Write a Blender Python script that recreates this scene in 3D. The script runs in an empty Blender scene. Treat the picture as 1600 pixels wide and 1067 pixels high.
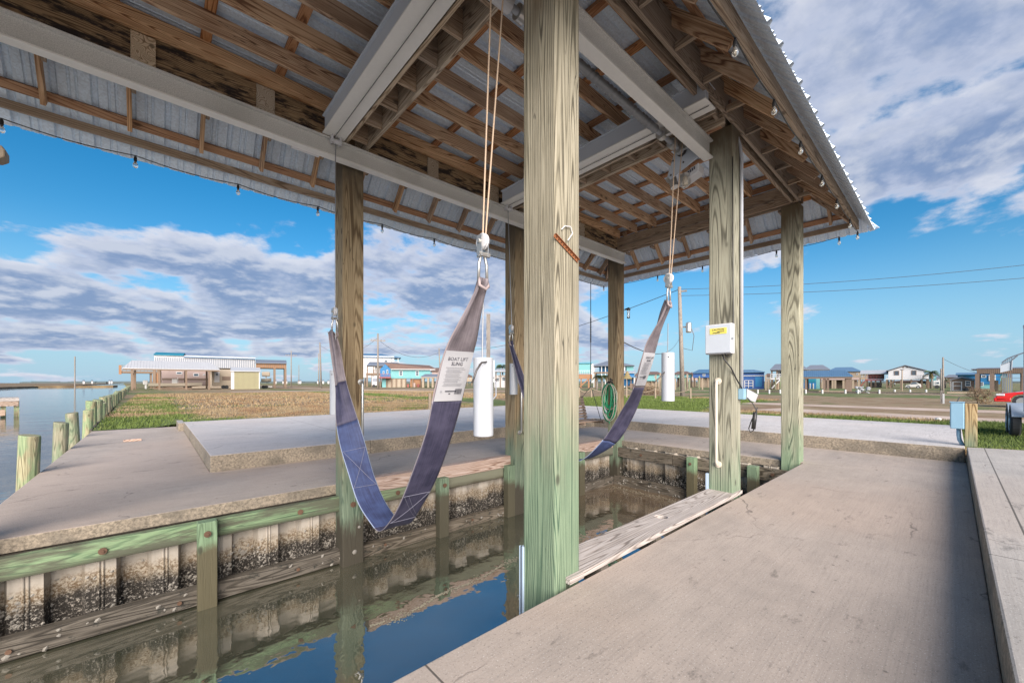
import bpy, bmesh, math, random
from mathutils import Vector, Matrix, noise as mnoise
R = math.radians
scene = bpy.context.scene
COL = scene.collection
random.seed(7)
# ------------------------------------------------------------------ camera
F = 622.0; HZ = 598.0; CAMH = 1.35
TH = math.atan(690 / 622.0); S = math.sin(TH); C = math.cos(TH)
cd = bpy.data.cameras.new('camera'); cam = bpy.data.objects.new('camera', cd); COL.objects.link(cam)
cam.location = (0, 0, CAMH); cam.rotation_euler = (R(90), 0, math.atan2(S, C) - R(90))
cd.sensor_width = 36; cd.lens = 36 * F / 1600; cd.shift_y = (HZ - 533.5) / 1600
cd.clip_start = 0.05; cd.clip_end = 9000
scene.camera = cam
scene.render.resolution_x = 1024; scene.render.resolution_y = 682
scene.view_settings.view_transform = 'Standard'; scene.view_settings.look = 'None'
scene.view_settings.gamma = 1; scene.view_settings.exposure = 1.5
# ------------------------------------------------------------------ node helper
class G:
    def __init__(s, nt):
        s.nt = nt; s.nt.nodes.clear()
    def n(s, t, ins=None, **p):
        nd = s.nt.nodes.new(t)
        for k, v in p.items(): setattr(nd, k, v)
        for k, v in (ins or {}).items(): s.set(nd.inputs[k], v)
        return nd
    def set(s, sock, v):
        if isinstance(v, bpy.types.NodeSocket): s.nt.links.new(v, sock)
        elif isinstance(v, bpy.types.Node): s.nt.links.new(v.outputs[0], sock)
        else:
            if sock.type == 'RGBA' and not isinstance(v, float) and len(v) == 3: v = (*v, 1)
            sock.default_value = v
    def m(s, op, a, b=0.5, c=None):
        i = {0: a, 1: b}
        if c is not None: i[2] = c
        return s.n('ShaderNodeMath', i, operation=op).outputs[0]
    def mix(s, f, a, b, mode='MIX'):
        nd = s.n('ShaderNodeMix', data_type='RGBA', blend_type=mode)
        s.set(nd.inputs[0], f); s.set(nd.inputs[6], a); s.set(nd.inputs[7], b)
        return nd.outputs[2]
    def noise(s, v, sc, det=3, rough=.55, dist=0.0):
        return s.n('ShaderNodeTexNoise', {'Vector': v, 'Scale': float(sc), 'Detail': float(det), 'Roughness': rough, 'Distortion': dist}).outputs[0]
    def scale(s, v, sc):
        return s.n('ShaderNodeMapping', {'Vector': v, 'Scale': sc}).outputs[0]
    def ss(s, x, a, b, o0=0.0, o1=1.0):
        return s.n('ShaderNodeMapRange', {0: x, 1: a, 2: b, 3: o0, 4: o1}, interpolation_type='SMOOTHSTEP').outputs[0]
    def obj(s): return s.n('ShaderNodeTexCoord').outputs['Object']
    def rnd(s): return s.n('ShaderNodeObjectInfo').outputs['Random']
    def sep(s, v): return s.n('ShaderNodeSeparateXYZ', {0: v}).outputs
    def add(s, a, b): return s.n('ShaderNodeVectorMath', {0: a, 1: b}, operation='ADD').outputs[0]
    def bump(s, h, st=.3, d=.01): return s.n('ShaderNodeBump', {'Height': h, 'Strength': st, 'Distance': d}).outputs[0]
    def out(s, col, rough=.7, metal=0.0, nrm=None, **kw):
        p = s.n('ShaderNodeBsdfPrincipled', {'Base Color': col, 'Roughness': rough, 'Metallic': metal})
        if nrm is not None: s.set(p.inputs['Normal'], nrm)
        for k, v in kw.items(): s.set(p.inputs[k.replace('_', ' ')], v)
        s.n('ShaderNodeOutputMaterial', {'Surface': p.outputs[0]})
        return p
# ------------------------------------------------------------------ world + sun
SUN_EL = 27.0; SUN_AZ = math.atan2(-1.0, -0.65)       # direction towards the sun in the ground plane
w = bpy.data.worlds.new('World'); scene.world = w; w.use_nodes = True
g = G(w.node_tree)
sky = g.n('ShaderNodeTexSky', sky_type='NISHITA', sun_disc=False, sun_elevation=R(SUN_EL), sun_rotation=math.pi / 2 - SUN_AZ,
          altitude=0.0, air_density=1.0, dust_density=0.15, ozone_density=2.0)
clear = g.n('ShaderNodeHueSaturation', {'Hue': .494, 'Saturation': 1.46, 'Value': 1.02, 'Color': sky.outputs[0]}).outputs[0]
d = g.n('ShaderNodeVectorMath', {0: g.n('ShaderNodeTexCoord').outputs['Generated']}, operation='NORMALIZE').outputs[0]
clear = g.mix(g.ss(g.sep(d)[2], .30, -.02, 0.0, .88), clear, (2.0, 3.8, 5.6, 1))
sx, sy, sz = g.sep(d)[:3]
zz = g.m('ADD', g.m('MAXIMUM', sz, 0.0), .22)
px = g.m('DIVIDE', sx, zz); py = g.m('DIVIDE', sy, zz)
pv = g.n('ShaderNodeCombineXYZ', {0: px, 1: py, 2: 3.7}).outputs[0]
n1 = g.noise(pv, 2.5, 10, .57, .1)
n2 = g.noise(g.add(pv, (9.3, 4.1, 0)), .8, 3, .5)
# direction masks: right-hand side of the view is +x/-y, left is -x/+y
rt = g.n('ShaderNodeVectorMath', {0: d, 1: (S, -C, 0)}, operation='DOT_PRODUCT').outputs['Value']
az = g.m('DIVIDE', rt, g.m('MAXIMUM', g.n('ShaderNodeVectorMath', {0: d, 1: (C, S, 0)}, operation='DOT_PRODUCT').outputs['Value'], .15))
el = g.m('DIVIDE', sz, g.m('MAXIMUM', g.n('ShaderNodeVectorMath', {0: d, 1: (C, S, 0)}, operation='DOT_PRODUCT').outputs['Value'], .15))
# left bank of cloud between 5 and 22 degrees, open blue above it
bankL = g.m('MULTIPLY', g.ss(el, .0, .10), g.m('SUBTRACT', 1.0, g.ss(el, .36, .50)))
bankL = g.m('MULTIPLY', bankL, g.m('SUBTRACT', 1.0, g.ss(az, .05, .55)))
bankR = g.m('MULTIPLY', g.ss(el, .22, .42), g.ss(az, .35, .75))
cov = g.m('ADD', g.m('MULTIPLY', bankL, .175), g.m('MULTIPLY', bankR, .145))
cov = g.m('SUBTRACT', cov, g.m('MULTIPLY', g.m('MULTIPLY', g.ss(el, .40, .58), g.m('SUBTRACT', 1.0, g.ss(az, .1, .5))), .17))
cov = g.m('SUBTRACT', cov, g.m('MULTIPLY', g.m('MULTIPLY', g.m('SUBTRACT', 1.0, g.ss(el, .18, .34)), g.ss(az, .15, .6)), .12))
dens = g.m('ADD', g.m('ADD', n1, g.m('MULTIPLY', g.m('SUBTRACT', n2, .5), .35)), cov)
cl = g.ss(dens, .53, .64)
core = g.ss(dens, .58, .74)
pv2 = g.add(pv, (-.02, -.08, 0))
n1b = g.noise(pv2, 2.5, 10, .57, .1)
lit = g.ss(g.m('SUBTRACT', n1, n1b), -.04, .12)
ccol = g.mix(core, (4.5, 4.8, 5.8, 1), (1.7, 2.35, 3.8, 1))
ccol = g.mix(g.m('MULTIPLY', lit, .55), ccol, (6.4, 6.4, 6.7, 1))
skyc = g.mix(g.m('MULTIPLY', cl, .93), clear, ccol)
bg = g.n('ShaderNodeBackground', {'Color': skyc, 'Strength': .05})
g.n('ShaderNodeOutputWorld', {'Surface': bg.outputs[0]})
sl = bpy.data.lights.new('sun', 'SUN'); sl.energy = 3.1; sl.angle = R(50); sl.color = (1.0, .90, .80)
so = bpy.data.objects.new('sun', sl); COL.objects.link(so)
sd = Vector((math.cos(SUN_AZ) * math.cos(R(SUN_EL)), math.sin(SUN_AZ) * math.cos(R(SUN_EL)), math.sin(R(SUN_EL))))
so.rotation_euler = sd.to_track_quat('Z', 'Y').to_euler(); so.location = (0, 0, 30)
# ------------------------------------------------------------------ materials
def newmat(name):
    m = bpy.data.materials.new(name); m.use_nodes = True
    return m, G(m.node_tree)
MT = {}
def flat(name, col, rough=.7, metal=0.0, var=.12, bump=0.0, nsc=6.0, **kw):
    if name.startswith(('wall_', 'roof_', 'deck_', 'trim_', 'hull_', 'shingle', 'fender')): col = tuple(c * .70 for c in col)
    m, g = newmat(name); o = g.obj()
    n = g.noise(o, nsc, 5); n2 = g.noise(o, nsc * .13, 3)
    f = g.m('ADD', g.m('MULTIPLY', g.m('SUBTRACT', n, .5), var * 2), g.m('MULTIPLY', g.m('SUBTRACT', n2, .5), var * 2))
    c = g.n('ShaderNodeHueSaturation', {'Color': (*col, 1), 'Value': g.m('ADD', 1.0, f)}).outputs[0]
    nr = g.bump(g.noise(o, nsc * 6, 3), bump, .01) if bump else None
    g.out(c, rough, metal, nr, **kw); MT[name] = m; return m
def wood(name, dark, mid, light, axis='Z', zmap=None, bump=.35, streak=1.0, ringk=16., knots=True):
    m, g = newmat(name); o = g.obj()
    r = g.rnd(); off = g.n('ShaderNodeCombineXYZ', {0: g.m('MULTIPLY', r, 7.3), 1: g.m('MULTIPLY', r, 5.1), 2: g.m('MULTIPLY', r, 9.7)}).outputs[0]
    v = g.add(o, off)
    k = {'X': (.05, 1, 1), 'Y': (1, .05, 1), 'Z': (1, 1, .045)}[axis]
    vs = g.scale(v, k)
    a = g.noise(vs, 6.0, 1.0, .35, .05)
    rings = g.m('SINE', g.m('MULTIPLY', a, ringk * 10.5))
    rings = g.m('MULTIPLY', g.m('ADD', rings, 1.0), .5)
    fib = g.noise(g.scale(v, tuple(1 if q == 1 else .025 for q in k)), 120, 4, .7)
    big = g.noise(v, 1.1, 4, .6)
    t = g.m('ADD', g.m('MULTIPLY', g.m('POWER', rings, 3.5), .72 * streak), g.m('MULTIPLY', g.m('SUBTRACT', fib, .5), 1.5))
    fine = g.m('POWER', g.m('MULTIPLY', g.m('ADD', g.m('SINE', g.m('MULTIPLY', a, ringk * 6.28 * 3.0)), 1.0), .5), 3.0)
    t = g.m('ADD', t, g.m('MULTIPLY', fine, .28))
    t = g.m('ADD', t, g.m('MULTIPLY', g.m('SUBTRACT', big, .45), .9))
    cr = g.n('ShaderNodeValToRGB', {0: t}); e = cr.color_ramp.elements
    e[0].position = -.0; e[0].color = (*light, 1); e[1].position = .95; e[1].color = (*dark, 1)
    x = e.new(.45); x.color = (*mid, 1)
    col = cr.outputs[0]
    ck = g.noise(g.scale(g.add(v, (4, 4, 4)), tuple(1 if q == 1 else .05 for q in k)), 16, 2, .5)
    ck = g.m('MULTIPLY', g.m('SUBTRACT', 1.0, g.ss(g.m('ABSOLUTE', g.m('SUBTRACT', ck, .5)), .0, .010)), g.ss(g.noise(g.add(v, (8, 1, 3)), 1.7, 2), .50, .58))
    col = g.mix(g.m('MULTIPLY', ck, .8), col, tuple(c * .3 for c in dark))
    if zmap: col = zmap(g, g.n('ShaderNodeNewGeometry').outputs['Position'], col, t)
    h = g.m('ADD', t, g.m('MULTIPLY', ck, 1.5))
    if knots:
        kv = g.scale(v, tuple(3.2 if q == 1 else 1.7 for q in k))
        vo = g.n('ShaderNodeTexVoronoi', {'Vector': kv, 'Scale': 1.0, 'Randomness': 1.0}).outputs['Distance']
        kn = g.m('SUBTRACT', 1.0, g.ss(vo, .04, .10))
        col = g.mix(g.m('MULTIPLY', kn, .75), col, tuple(c * .35 for c in dark))
    val = g.m('ADD', .82, g.m('MULTIPLY', r, .36))
    col = g.n('ShaderNodeHueSaturation', {'Color': col, 'Value': val, 'Saturation': g.m('ADD', .85, g.m('MULTIPLY', r, .25))}).outputs[0]
    g.out(col, .82, 0.0, g.bump(g.m('MULTIPLY', h, -1.0), bump, .006))
    MT[name] = m; return m
def z_post(top, zt, brown):
    def f(g, o, col, t):
        z = g.sep(o)[2]; n = g.noise(g.scale(o, (4, 4, .9)), 1.6, 4, .6)
        zn = g.m('ADD', z, g.m('MULTIPLY', g.m('SUBTRACT', n, .5), 1.1))
        gr = g.mix(t, (.215, .285, .185, 1), (.055, .105, .065, 1))
        c = g.mix(g.ss(zn, zt, zt + 1.0), gr, col)
        c = g.mix(g.ss(zn, top - .55, top + .1), c, brown)
        # wet, stained foot of the post
        wet = g.m('SUBTRACT', 1.0, g.ss(zn, -.62, -.30))
        return g.mix(wet, c, (.065, .055, .035, 1))
    return f
wood('post_green_wood', (.085, .075, .052), (.235, .21, .148), (.36, .325, .245), 'Z', z_post(4.3, .5, (.17, .11, .05, 1)), ringk=14)
wood('post_grey_wood', (.10, .095, .07), (.225, .215, .16), (.35, .34, .26), 'Z', z_post(4.3, -.15, (.13, .10, .06, 1)), ringk=12)
wood('post_brown_wood', (.15, .09, .035), (.31, .21, .095), (.45, .33, .17), 'Z', z_post(4.0, -.05, (.11, .08, .045, 1)), ringk=13)
wood('joist_wood', (.17, .08, .04), (.42, .25, .14), (.60, .41, .26), 'X')
wood('cross_wood', (.21, .145, .095), (.42, .32, .22), (.58, .47, .35), 'Y')
wood('rafter_wood', (.14, .085, .05), (.30, .20, .13), (.42, .31, .21), 'Y')
wood('purlin_wood', (.19, .08, .035), (.38, .19, .09), (.50, .29, .16), 'X')
wood('purlin_wood_cross', (.19, .075, .03), (.38, .175, .075), (.50, .27, .14), 'Y')
wood('fascia_wood', (.15, .10, .065), (.30, .215, .145), (.40, .31, .23), 'X')
wood('fascia_wood_end', (.15, .10, .065), (.28, .20, .135), (.38, .29, .21), 'Y')
wood('grey_plank_wood', (.17, .145, .13), (.34, .30, .275), (.46, .42, .40), 'X')
wood('pink_plank_wood', (.22, .13, .09), (.42, .28, .21), (.55, .42, .36), 'X')
wood('crate_wood', (.16, .10, .07), (.32, .22, .16), (.46, .35, .27), 'X')
wood('pole_wood', (.09, .075, .065), (.19, .165, .145), (.28, .25, .22), 'Z', knots=False)
wood('pile_wood', (.11, .095, .055), (.22, .20, .12), (.32, .30, .20), 'Z',
     lambda g, o, col, t: g.mix(g.ss(g.noise(g.scale(o, (3, 3, 1)), 2.2, 3), .42, .6), col, g.mix(t, (.22, .27, .155, 1), (.10, .145, .08, 1))))
def z_stain(g, o, col, t):
    n = g.noise(g.scale(o, (1.1, 1, 5)), 2.3, 6, .7)
    return g.mix(g.ss(n, .47, .58), col, (.022, .014, .012, 1))
wood('stained_beam_wood', (.10, .06, .03), (.24, .15, .08), (.36, .25, .14), 'X', z_stain)
def z_wale(g, o, col, t):
    n = g.noise(g.scale(o, (.9, 1, 6)), 1.5, 5, .65); y = g.sep(o)
    gr = g.mix(t, (.22, .33, .17, 1), (.06, .12, .06, 1))
    c = g.mix(g.ss(n, .42, .58), gr, (.10, .11, .07, 1))
    c = g.mix(g.ss(y[0], 1.8, 3.2), c, (.15, .15, .11, 1))
    z = g.m('ADD', y[2], g.m('MULTIPLY', n, .16))
    return g.mix(g.m('SUBTRACT', 1.0, g.ss(z, -.26, -.16)), c, (.05, .042, .028, 1))
wood('wale_green_wood', (.1, .12, .08), (.2, .22, .14), (.3, .3, .2), 'X', z_wale, knots=False)
def z_low(g, o, col, t):
    n = g.noise(o, 9, 5, .7)
    return g.mix(g.ss(n, .55, .7), col, (.03, .03, .024, 1))
wood('wale_dark_wood', (.035, .028, .02), (.085, .07, .052), (.17, .145, .115), 'X', z_low, bump=.6)
wood('wale_dark_wood_cross', (.035, .028, .02), (.085, .07, .052), (.17, .145, .115), 'Y', z_low, bump=.6)
def z_pile(g, o, col, t):
    z = g.sep(o)[2]; n = g.noise(o, 3.0, 5, .7)
    zn = g.m('ADD', z, g.m('MULTIPLY', g.m('SUBTRACT', n, .5), .35))
    c = g.mix(t, (.19, .27, .17, 1), (.08, .12, .07, 1))
    return g.mix(g.m('SUBTRACT', 1.0, g.ss(zn, -.45, -.28)), c, (.085, .075, .045, 1))
wood('wale_pile_wood', (.1, .1, .07), (.2, .2, .14), (.3, .28, .2), 'Z', z_pile)
def concrete(name, base, dark, joints=False, band=False):
    m, g = newmat(name); o = g.obj(); geo = g.n('ShaderNodeNewGeometry')
    a = g.noise(o, .55, 6, .62, .3); b = g.noise(o, 5, 6, .65); c = g.noise(o, 70, 4, .7)
    st = g.noise(g.scale(o, (.35, 3.0, 1)), 2.1, 5, .6)
    t = g.m('ADD', g.m('MULTIPLY', g.m('SUBTRACT', a, .5), 1.5), g.m('MULTIPLY', g.m('SUBTRACT', b, .5), .6))
    t = g.m('ADD', t, g.m('MULTIPLY', g.m('SUBTRACT', st, .5), .55))
    col = g.mix(g.ss(t, -.5, .6), base, dark)
    pk = g.noise(g.add(o, (5, 2, 1)), .3, 3)
    col = g.mix(g.m('MULTIPLY', g.ss(pk, .45, .62), .35), col, tuple(x * y for x, y in zip(base[:3], (1.06, .94, .86))) + (1,))
    sp = g.ss(c, .56, .66)
    col = g.mix(g.m('MULTIPLY', sp, .55), col, (.10, .09, .08, 1))
    sp2 = g.ss(g.noise(o, 120, 2), .62, .70)
    col = g.mix(g.m('MULTIPLY', sp2, .5), col, (.72, .70, .68, 1))
    bl = g.m('MULTIPLY', g.ss(g.noise(g.add(g.scale(o, (1, 2.2, 1)), (3, 3, 3)), 2.6, 8, .74), .585, .68), .6)
    pit = g.n('ShaderNodeTexVoronoi', {'Vector': o, 'Scale': 4.5}).outputs['Distance']
    bl = g.m('MAXIMUM', bl, g.m('MULTIPLY', g.m('SUBTRACT', 1.0, g.ss(pit, .03, .07)), .8))
    col = g.mix(bl, col, tuple(x * .45 for x in dark[:3]) + (1,))
    # exposed vertical faces are rougher, browner aggregate
    nz = g.m('ABSOLUTE', g.sep(geo.outputs['True Normal'])[2])
    ed = g.mix(g.ss(g.noise(o, 30, 6, .78), .3, .7), (.10, .085, .065, 1), (.42, .35, .27, 1))
    ed = g.mix(g.m('MULTIPLY', g.ss(g.noise(o, 2.3, 5), .45, .65), .6), ed, (.10, .09, .075, 1))
    col = g.mix(g.ss(nz, .3, .8), ed, col)
    h = g.m('ADD', g.m('MULTIPLY', b, .5), g.m('MULTIPLY', c, .35))
    # broom marks across the slab, and hairline cracks
    br = g.noise(g.scale(o, (.6, 26, 1)), 3.2, 4, .7); h = g.m('ADD', h, g.m('MULTIPLY', br, .55))
    col = g.mix(g.m('MULTIPLY', g.ss(br, .45, .7), .22), col, (.16, .145, .135, 1))
    vc = g.n('ShaderNodeTexVoronoi', {'Vector': g.add(g.scale(o, (1, 1, 1)), g.n('ShaderNodeVectorMath', {0: g.n('ShaderNodeTexNoise', {'Vector': o, 'Scale': 2.4, 'Detail': 5.0}).outputs[1], 1: (.35, .35, .35)}, operation='MULTIPLY').outputs[0]), 'Scale': .38}, feature='DISTANCE_TO_EDGE').outputs['Distance']
    crk = g.m('MULTIPLY', g.m('SUBTRACT', 1.0, g.ss(vc, .0, .0035)), g.ss(g.noise(o, .7, 3), .48, .56))
    col = g.mix(g.m('MULTIPLY', crk, .65), col, (.07, .06, .055, 1)); h = g.m('SUBTRACT', h, g.m('MULTIPLY', crk, .6))
    if joints:
        x, yj = g.sep(o)[:2]; jm = g.m('LESS_THAN', yj, 1.9) if name == 'dock_concrete' else 1.0
        for jx in joints:
            dd = g.m('ABSOLUTE', g.m('SUBTRACT', x, jx))
            j = g.m('MULTIPLY', g.m('SUBTRACT', 1.0, g.ss(dd, .003, .007)), jm); col = g.mix(g.m('MULTIPLY', j, .85), col, (.05, .045, .04, 1))
            h = g.m('SUBTRACT', h, g.m('MULTIPLY', j, 1.5))
    if band:
        y = g.sep(o)[1]; x = g.sep(o)[0]
        j = g.m('SUBTRACT', 1.0, g.ss(g.m('ABSOLUTE', g.m('SUBTRACT', y, band)), .004, .008)); col = g.mix(g.m('MULTIPLY', j, .85), col, (.05, .045, .04, 1))
    g.out(col, .86, 0.0, g.bump(h, .35, .006)); MT[name] = m
concrete('dock_concrete', (.45, .38, .33, 1), (.29, .25, .22, 1), joints=(.97, -2.4))
concrete('pad_concrete', (.58, .55, .54, 1), (.41, .39, .385, 1), joints=(3.1, 6.6))
concrete('kerb_concrete', (.44, .41, .385, 1), (.29, .275, .26, 1), joints=(4.0, 8.6), band=-.345)
def metal_roof():
    m, g = newmat('galvanised_metal'); o = g.obj()
    vo = g.n('ShaderNodeTexVoronoi', {'Vector': o, 'Scale': 60.0}).outputs['Color']
    n = g.noise(o, 1.3, 5, .6); sp = g.sep(vo)[0]
    col = g.mix(n, (.66, .79, .96, 1), (.80, .90, 1.0, 1))
    col = g.mix(g.m('MULTIPLY', sp, .3), col, (.34, .37, .41, 1))
    g.out(col, g.m('ADD', .36, g.m('MULTIPLY', sp, .18)), .15, None); MT['galvanised_metal'] = m
metal_roof()
def alu():
    m, g = newmat('painted_aluminium'); o = g.obj()
    n = g.noise(o, 120, 2, .7); b = g.noise(o, 1.5, 4)
    col = g.mix(g.ss(n, .38, .62), (.52, .52, .50, 1), (.68, .67, .65, 1))
    col = g.mix(g.m('MULTIPLY', g.ss(b, .45, .7), .35), col, (.30, .30, .27, 1))
    g.out(col, .45, .15, g.bump(n, .12, .002)); MT['painted_aluminium'] = m
alu()
flat('bolt_rust', (.15, .085, .055), .7, .3, .3, .3, 30)
flat('flange_white', (.74, .73, .70), .5, .1, .06, .1, 20)
def sheet():
    m, g = newmat('stained_vinyl'); o = g.n('ShaderNodeNewGeometry').outputs['Position']; z = g.sep(o)[2]
    n = g.m('ADD', g.m('MULTIPLY', g.noise(g.scale(o, (1, 1, .8)), 9.0, 6, .72), .55), g.m('MULTIPLY', g.noise(g.scale(o, (1, 1, .5)), 1.9, 3), .5)); f = g.noise(o, 48, 5, .75)
    zn = g.m('ADD', z, g.m('MULTIPLY', g.m('SUBTRACT', n, .5), .42))
    clean = g.mix(g.noise(g.scale(o, (1, 1, .1)), 14, 4), (.28, .25, .21, 1), (.48, .43, .37, 1))
    mid = g.mix(g.ss(f, .40, .6), (.13, .085, .045, 1), (.38, .33, .26, 1))
    low = g.mix(g.ss(f, .50, .66), (.022, .018, .014, 1), (.42, .38, .33, 1))
    c = g.mix(g.ss(zn, -.52, -.40), mid, clean)
    c = g.mix(g.ss(zn, -.66, -.54), low, c)
    g.out(c, .7, 0.0, g.bump(f, g.ss(zn, -.45, -.6, .1, 1.0), .02)); MT['stained_vinyl'] = m
sheet()
def water():
    m, g = newmat('murky_water'); o = g.obj()
    n = g.noise(g.scale(o, (1, 1, 1)), 3.2, 3, .5); n2 = g.noise(g.scale(o, (.35, 1, 1)), .6, 3)
    h = g.m('ADD', g.m('MULTIPLY', n, .35), n2)
    x, y, z = g.sep(o)[:3]
    far = g.ss(g.m('ADD', g.m('ABSOLUTE', x), g.m('ABSOLUTE', y)), 14, 60)
    st = g.m('MULTIPLY_ADD', far, .03, .05)
    mud = g.mix(g.ss(g.noise(o, .8, 4), .4, .65), (.060, .064, .044, 1), (.10, .095, .065, 1))
    mud = g.mix(g.ss(g.m('ADD', x, g.m('MULTIPLY', g.noise(o, 1.5, 3), 1.2)), 5.2, 8.0), mud, (.16, .115, .075, 1))
    b = g.n('ShaderNodeBump', {'Height': h, 'Strength': st, 'Distance': .35}).outputs[0]
    g.out(mud, .015, 0.0, b, IOR=4.2); MT['murky_water'] = m
water()
def ground_col(g, o):
    x, y, z = g.sep(o)[:3]
    v = g.n('ShaderNodeCombineXYZ', {0: x, 1: y, 2: 0.0}).outputs[0]
    big = g.noise(v, .11, 4, .55, .4); md = g.noise(v, .7, 5, .62); fi = g.noise(v, 9, 4, .7)
    straw = g.mix(fi, (.16, .115, .065, 1), (.33, .255, .155, 1))
    brown = g.mix(fi, (.13, .075, .04, 1), (.27, .17, .095, 1))
    green = g.mix(fi, (.04, .062, .015, 1), (.13, .175, .04, 1))
    c = g.mix(g.ss(md, .42, .62), straw, brown)
    k = g.m('ADD', big, g.m('MULTIPLY', g.m('SUBTRACT', md, .5), .7))
    # greener beside the concrete, along the canal bank and beyond the far slab
    e1 = g.m('MULTIPLY', g.ss(x, 15.2, 15.5), g.m('SUBTRACT', 1.0, g.ss(x, 17.5, 20.5)))
    e2 = g.m('MULTIPLY', g.m('SUBTRACT', 1.0, g.ss(x, .2, 2.6)), g.ss(y, 10, 15))
    e3 = g.m('MULTIPLY', g.m('MULTIPLY', g.ss(x, 9, 10), g.m('SUBTRACT', 1.0, g.ss(x, 19, 24))), g.m('SUBTRACT', 1.0, g.ss(y, -.5, .5)))
    e4 = g.m('MULTIPLY', g.m('MULTIPLY', g.ss(x, 14, 15.5), g.m('SUBTRACT', 1.0, g.ss(x, 27, 34))), g.m('MULTIPLY', g.ss(y, 7, 9), g.m('SUBTRACT', 1.0, g.ss(y, 17, 22))))
    e5 = g.m('MULTIPLY', g.ss(y, 14.3, 14.6), g.m('SUBTRACT', 1.0, g.ss(y, 16, 22)))
    e6 = g.m('MULTIPLY', g.ss(x, 44, 50), .16)
    e = g.m('ADD', g.m('ADD', g.m('MULTIPLY', e1, .26), g.m('MULTIPLY', e2, .13)), g.m('ADD', g.m('MULTIPLY', e3, .16), g.m('MULTIPLY', e4, .42)))
    e = g.m('ADD', e, g.m('ADD', g.m('MULTIPLY', e5, .13), e6))
    k = g.m('ADD', k, e)
    return g.mix(g.ss(k, .56, .70), c, green), fi, md
m, g = newmat('lot_ground'); o = g.obj(); c, fi, md = ground_col(g, o)
g.out(c, .95, 0.0, g.bump(g.m('ADD', fi, md), .6, .06)); MT['lot_ground'] = m
m, g = newmat('grass_blades'); o = g.obj(); c, fi, md = ground_col(g, o)
c = g.n('ShaderNodeHueSaturation', {'Color': c, 'Value': 1.25, 'Saturation': 1.05}).outputs[0]
g.out(c, .8, 0.0, None); MT['grass_blades'] = m
def gravel():
    m, g = newmat('gravel'); o = g.obj(); n = g.noise(o, 12, 5, .7); b = g.noise(o, .5, 4)
    g.out(g.mix(g.ss(g.m('ADD', g.m('MULTIPLY', n, .5), b), .55, 1.0), (.50, .40, .34, 1), (.34, .25, .19, 1)), .95, 0.0, g.bump(n, .5, .03)); MT['gravel'] = m
gravel()
m, g = newmat('marsh_ground'); o = g.obj(); n = g.noise(g.scale(o, (1, 1, 4)), .12, 6, .7)
g.out(g.mix(g.ss(n, .35, .65), (.10, .065, .035, 1), (.24, .17, .09, 1)), .95, 0.0, None); MT['marsh_ground'] = m
def sling_mat(name, c1, c2, c3):
    # woven strap: fine ribs along the strap (UV v = along, u = across)
    m, g = newmat(name); uv = g.n('ShaderNodeTexCoord').outputs['UV']; u, v = g.sep(uv)[:2]
    n = g.noise(g.scale(uv, (26, 3.0, 1)), 1.0, 4, .6); b = g.noise(g.scale(uv, (1.2, 5, 1)), 1.0, 4, .6)
    t = g.m('ADD', g.m('MULTIPLY', n, .5), g.m('MULTIPLY', b, .7))
    c = g.mix(g.ss(t, .40, .78), c1, c2)
    ed = g.m('ABSOLUTE', g.m('SUBTRACT', u, .5)); c = g.mix(g.ss(ed, .465, .485), c, c3)
    weave = g.m('SINE', g.m('MULTIPLY', u, 420.0))
    g.out(c, .62, 0.0, g.bump(g.m('ADD', weave, g.m('MULTIPLY', n, 2.0)), .18, .002)); MT[name] = m
sling_mat('strap_navy', (.026, .025, .055, 1), (.078, .072, .125, 1), (.22, .2, .22, 1))
sling_mat('strap_blue', (.028, .034, .085, 1), (.055, .08, .19, 1), (.30, .36, .5, 1))
sling_mat('strap_sleeve', (.14, .12, .135, 1), (.25, .215, .235, 1), (.32, .26, .26, 1))
flat('label_vinyl', (.50, .50, .53), .5, 0, .05)
flat('ink', (.05, .05, .07), .6)
flat('ink_grey', (.36, .36, .39), .6)
flat('stitch', (.24, .24, .31), .8)
flat('pvc_white', (.43, .45, .49), .35, 0, .10, .05, 5)
flat('pvc_blue', (.45, .56, .70), .4, 0, .05)
flat('cream_paint', (.62, .55, .46), .45, 0, .15)
flat('steel', (.55, .54, .52), .35, .8, .12)
flat('dark_steel', (.12, .11, .11), .5, .6)
flat('rust', (.27, .10, .04), .85, .2, .4, .3, 30)
flat('cable_tan', (.42, .31, .22), .6, .2, .1)
flat('cable_grey', (.28, .29, .31), .5, .5, .1)
flat('black_plastic', (.02, .02, .022), .4)
flat('hose_green', (.02, .24, .11), .35, 0, .15)
flat('hose_grey', (.34, .33, .27), .5, 0, .15)
flat('box_grey', (.50, .54, .60), .45, 0, .05)
flat('box_white', (.55, .55, .57), .45, 0, .05)
flat('box_blue', (.25, .42, .55), .45, .2, .08)
flat('sticker_yellow', (.72, .62, .12), .5)
flat('yarn_white', (.6, .6, .6), .6)
flat('oyster', (.27, .25, .22), .7, 0, .35, .5, 30)
flat('rubber', (.025, .027, .03), .8, 0, .1)
flat('car_red', (.62, .02, .02), .25, 0, .02, Coat_Weight=1.0)
flat('shingle', (.20, .13, .11), .9, 0, .25, 0, 4)
flat('roof_white', (.66, .67, .70), .4, .2, .05)
flat('roof_blue', (.14, .29, .48), .4, .3, .08)
flat('roof_grey', (.27, .30, .36), .5, .2, .1)
flat('roof_teal', (.03, .30, .42), .4, .2, .08)
flat('wall_white', (.74, .73, .74), .7, 0, .05)
flat('wall_beige', (.48, .40, .31), .7, 0, .08)
flat('wall_aqua', (.20, .50, .52), .7, 0, .06)
flat('wall_blue', (.015, .20, .46), .6, 0, .08)
flat('wall_deepblue', (.02, .10, .34), .6, 0, .08)
flat('wall_olive', (.40, .38, .22), .7, 0, .06)
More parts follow.
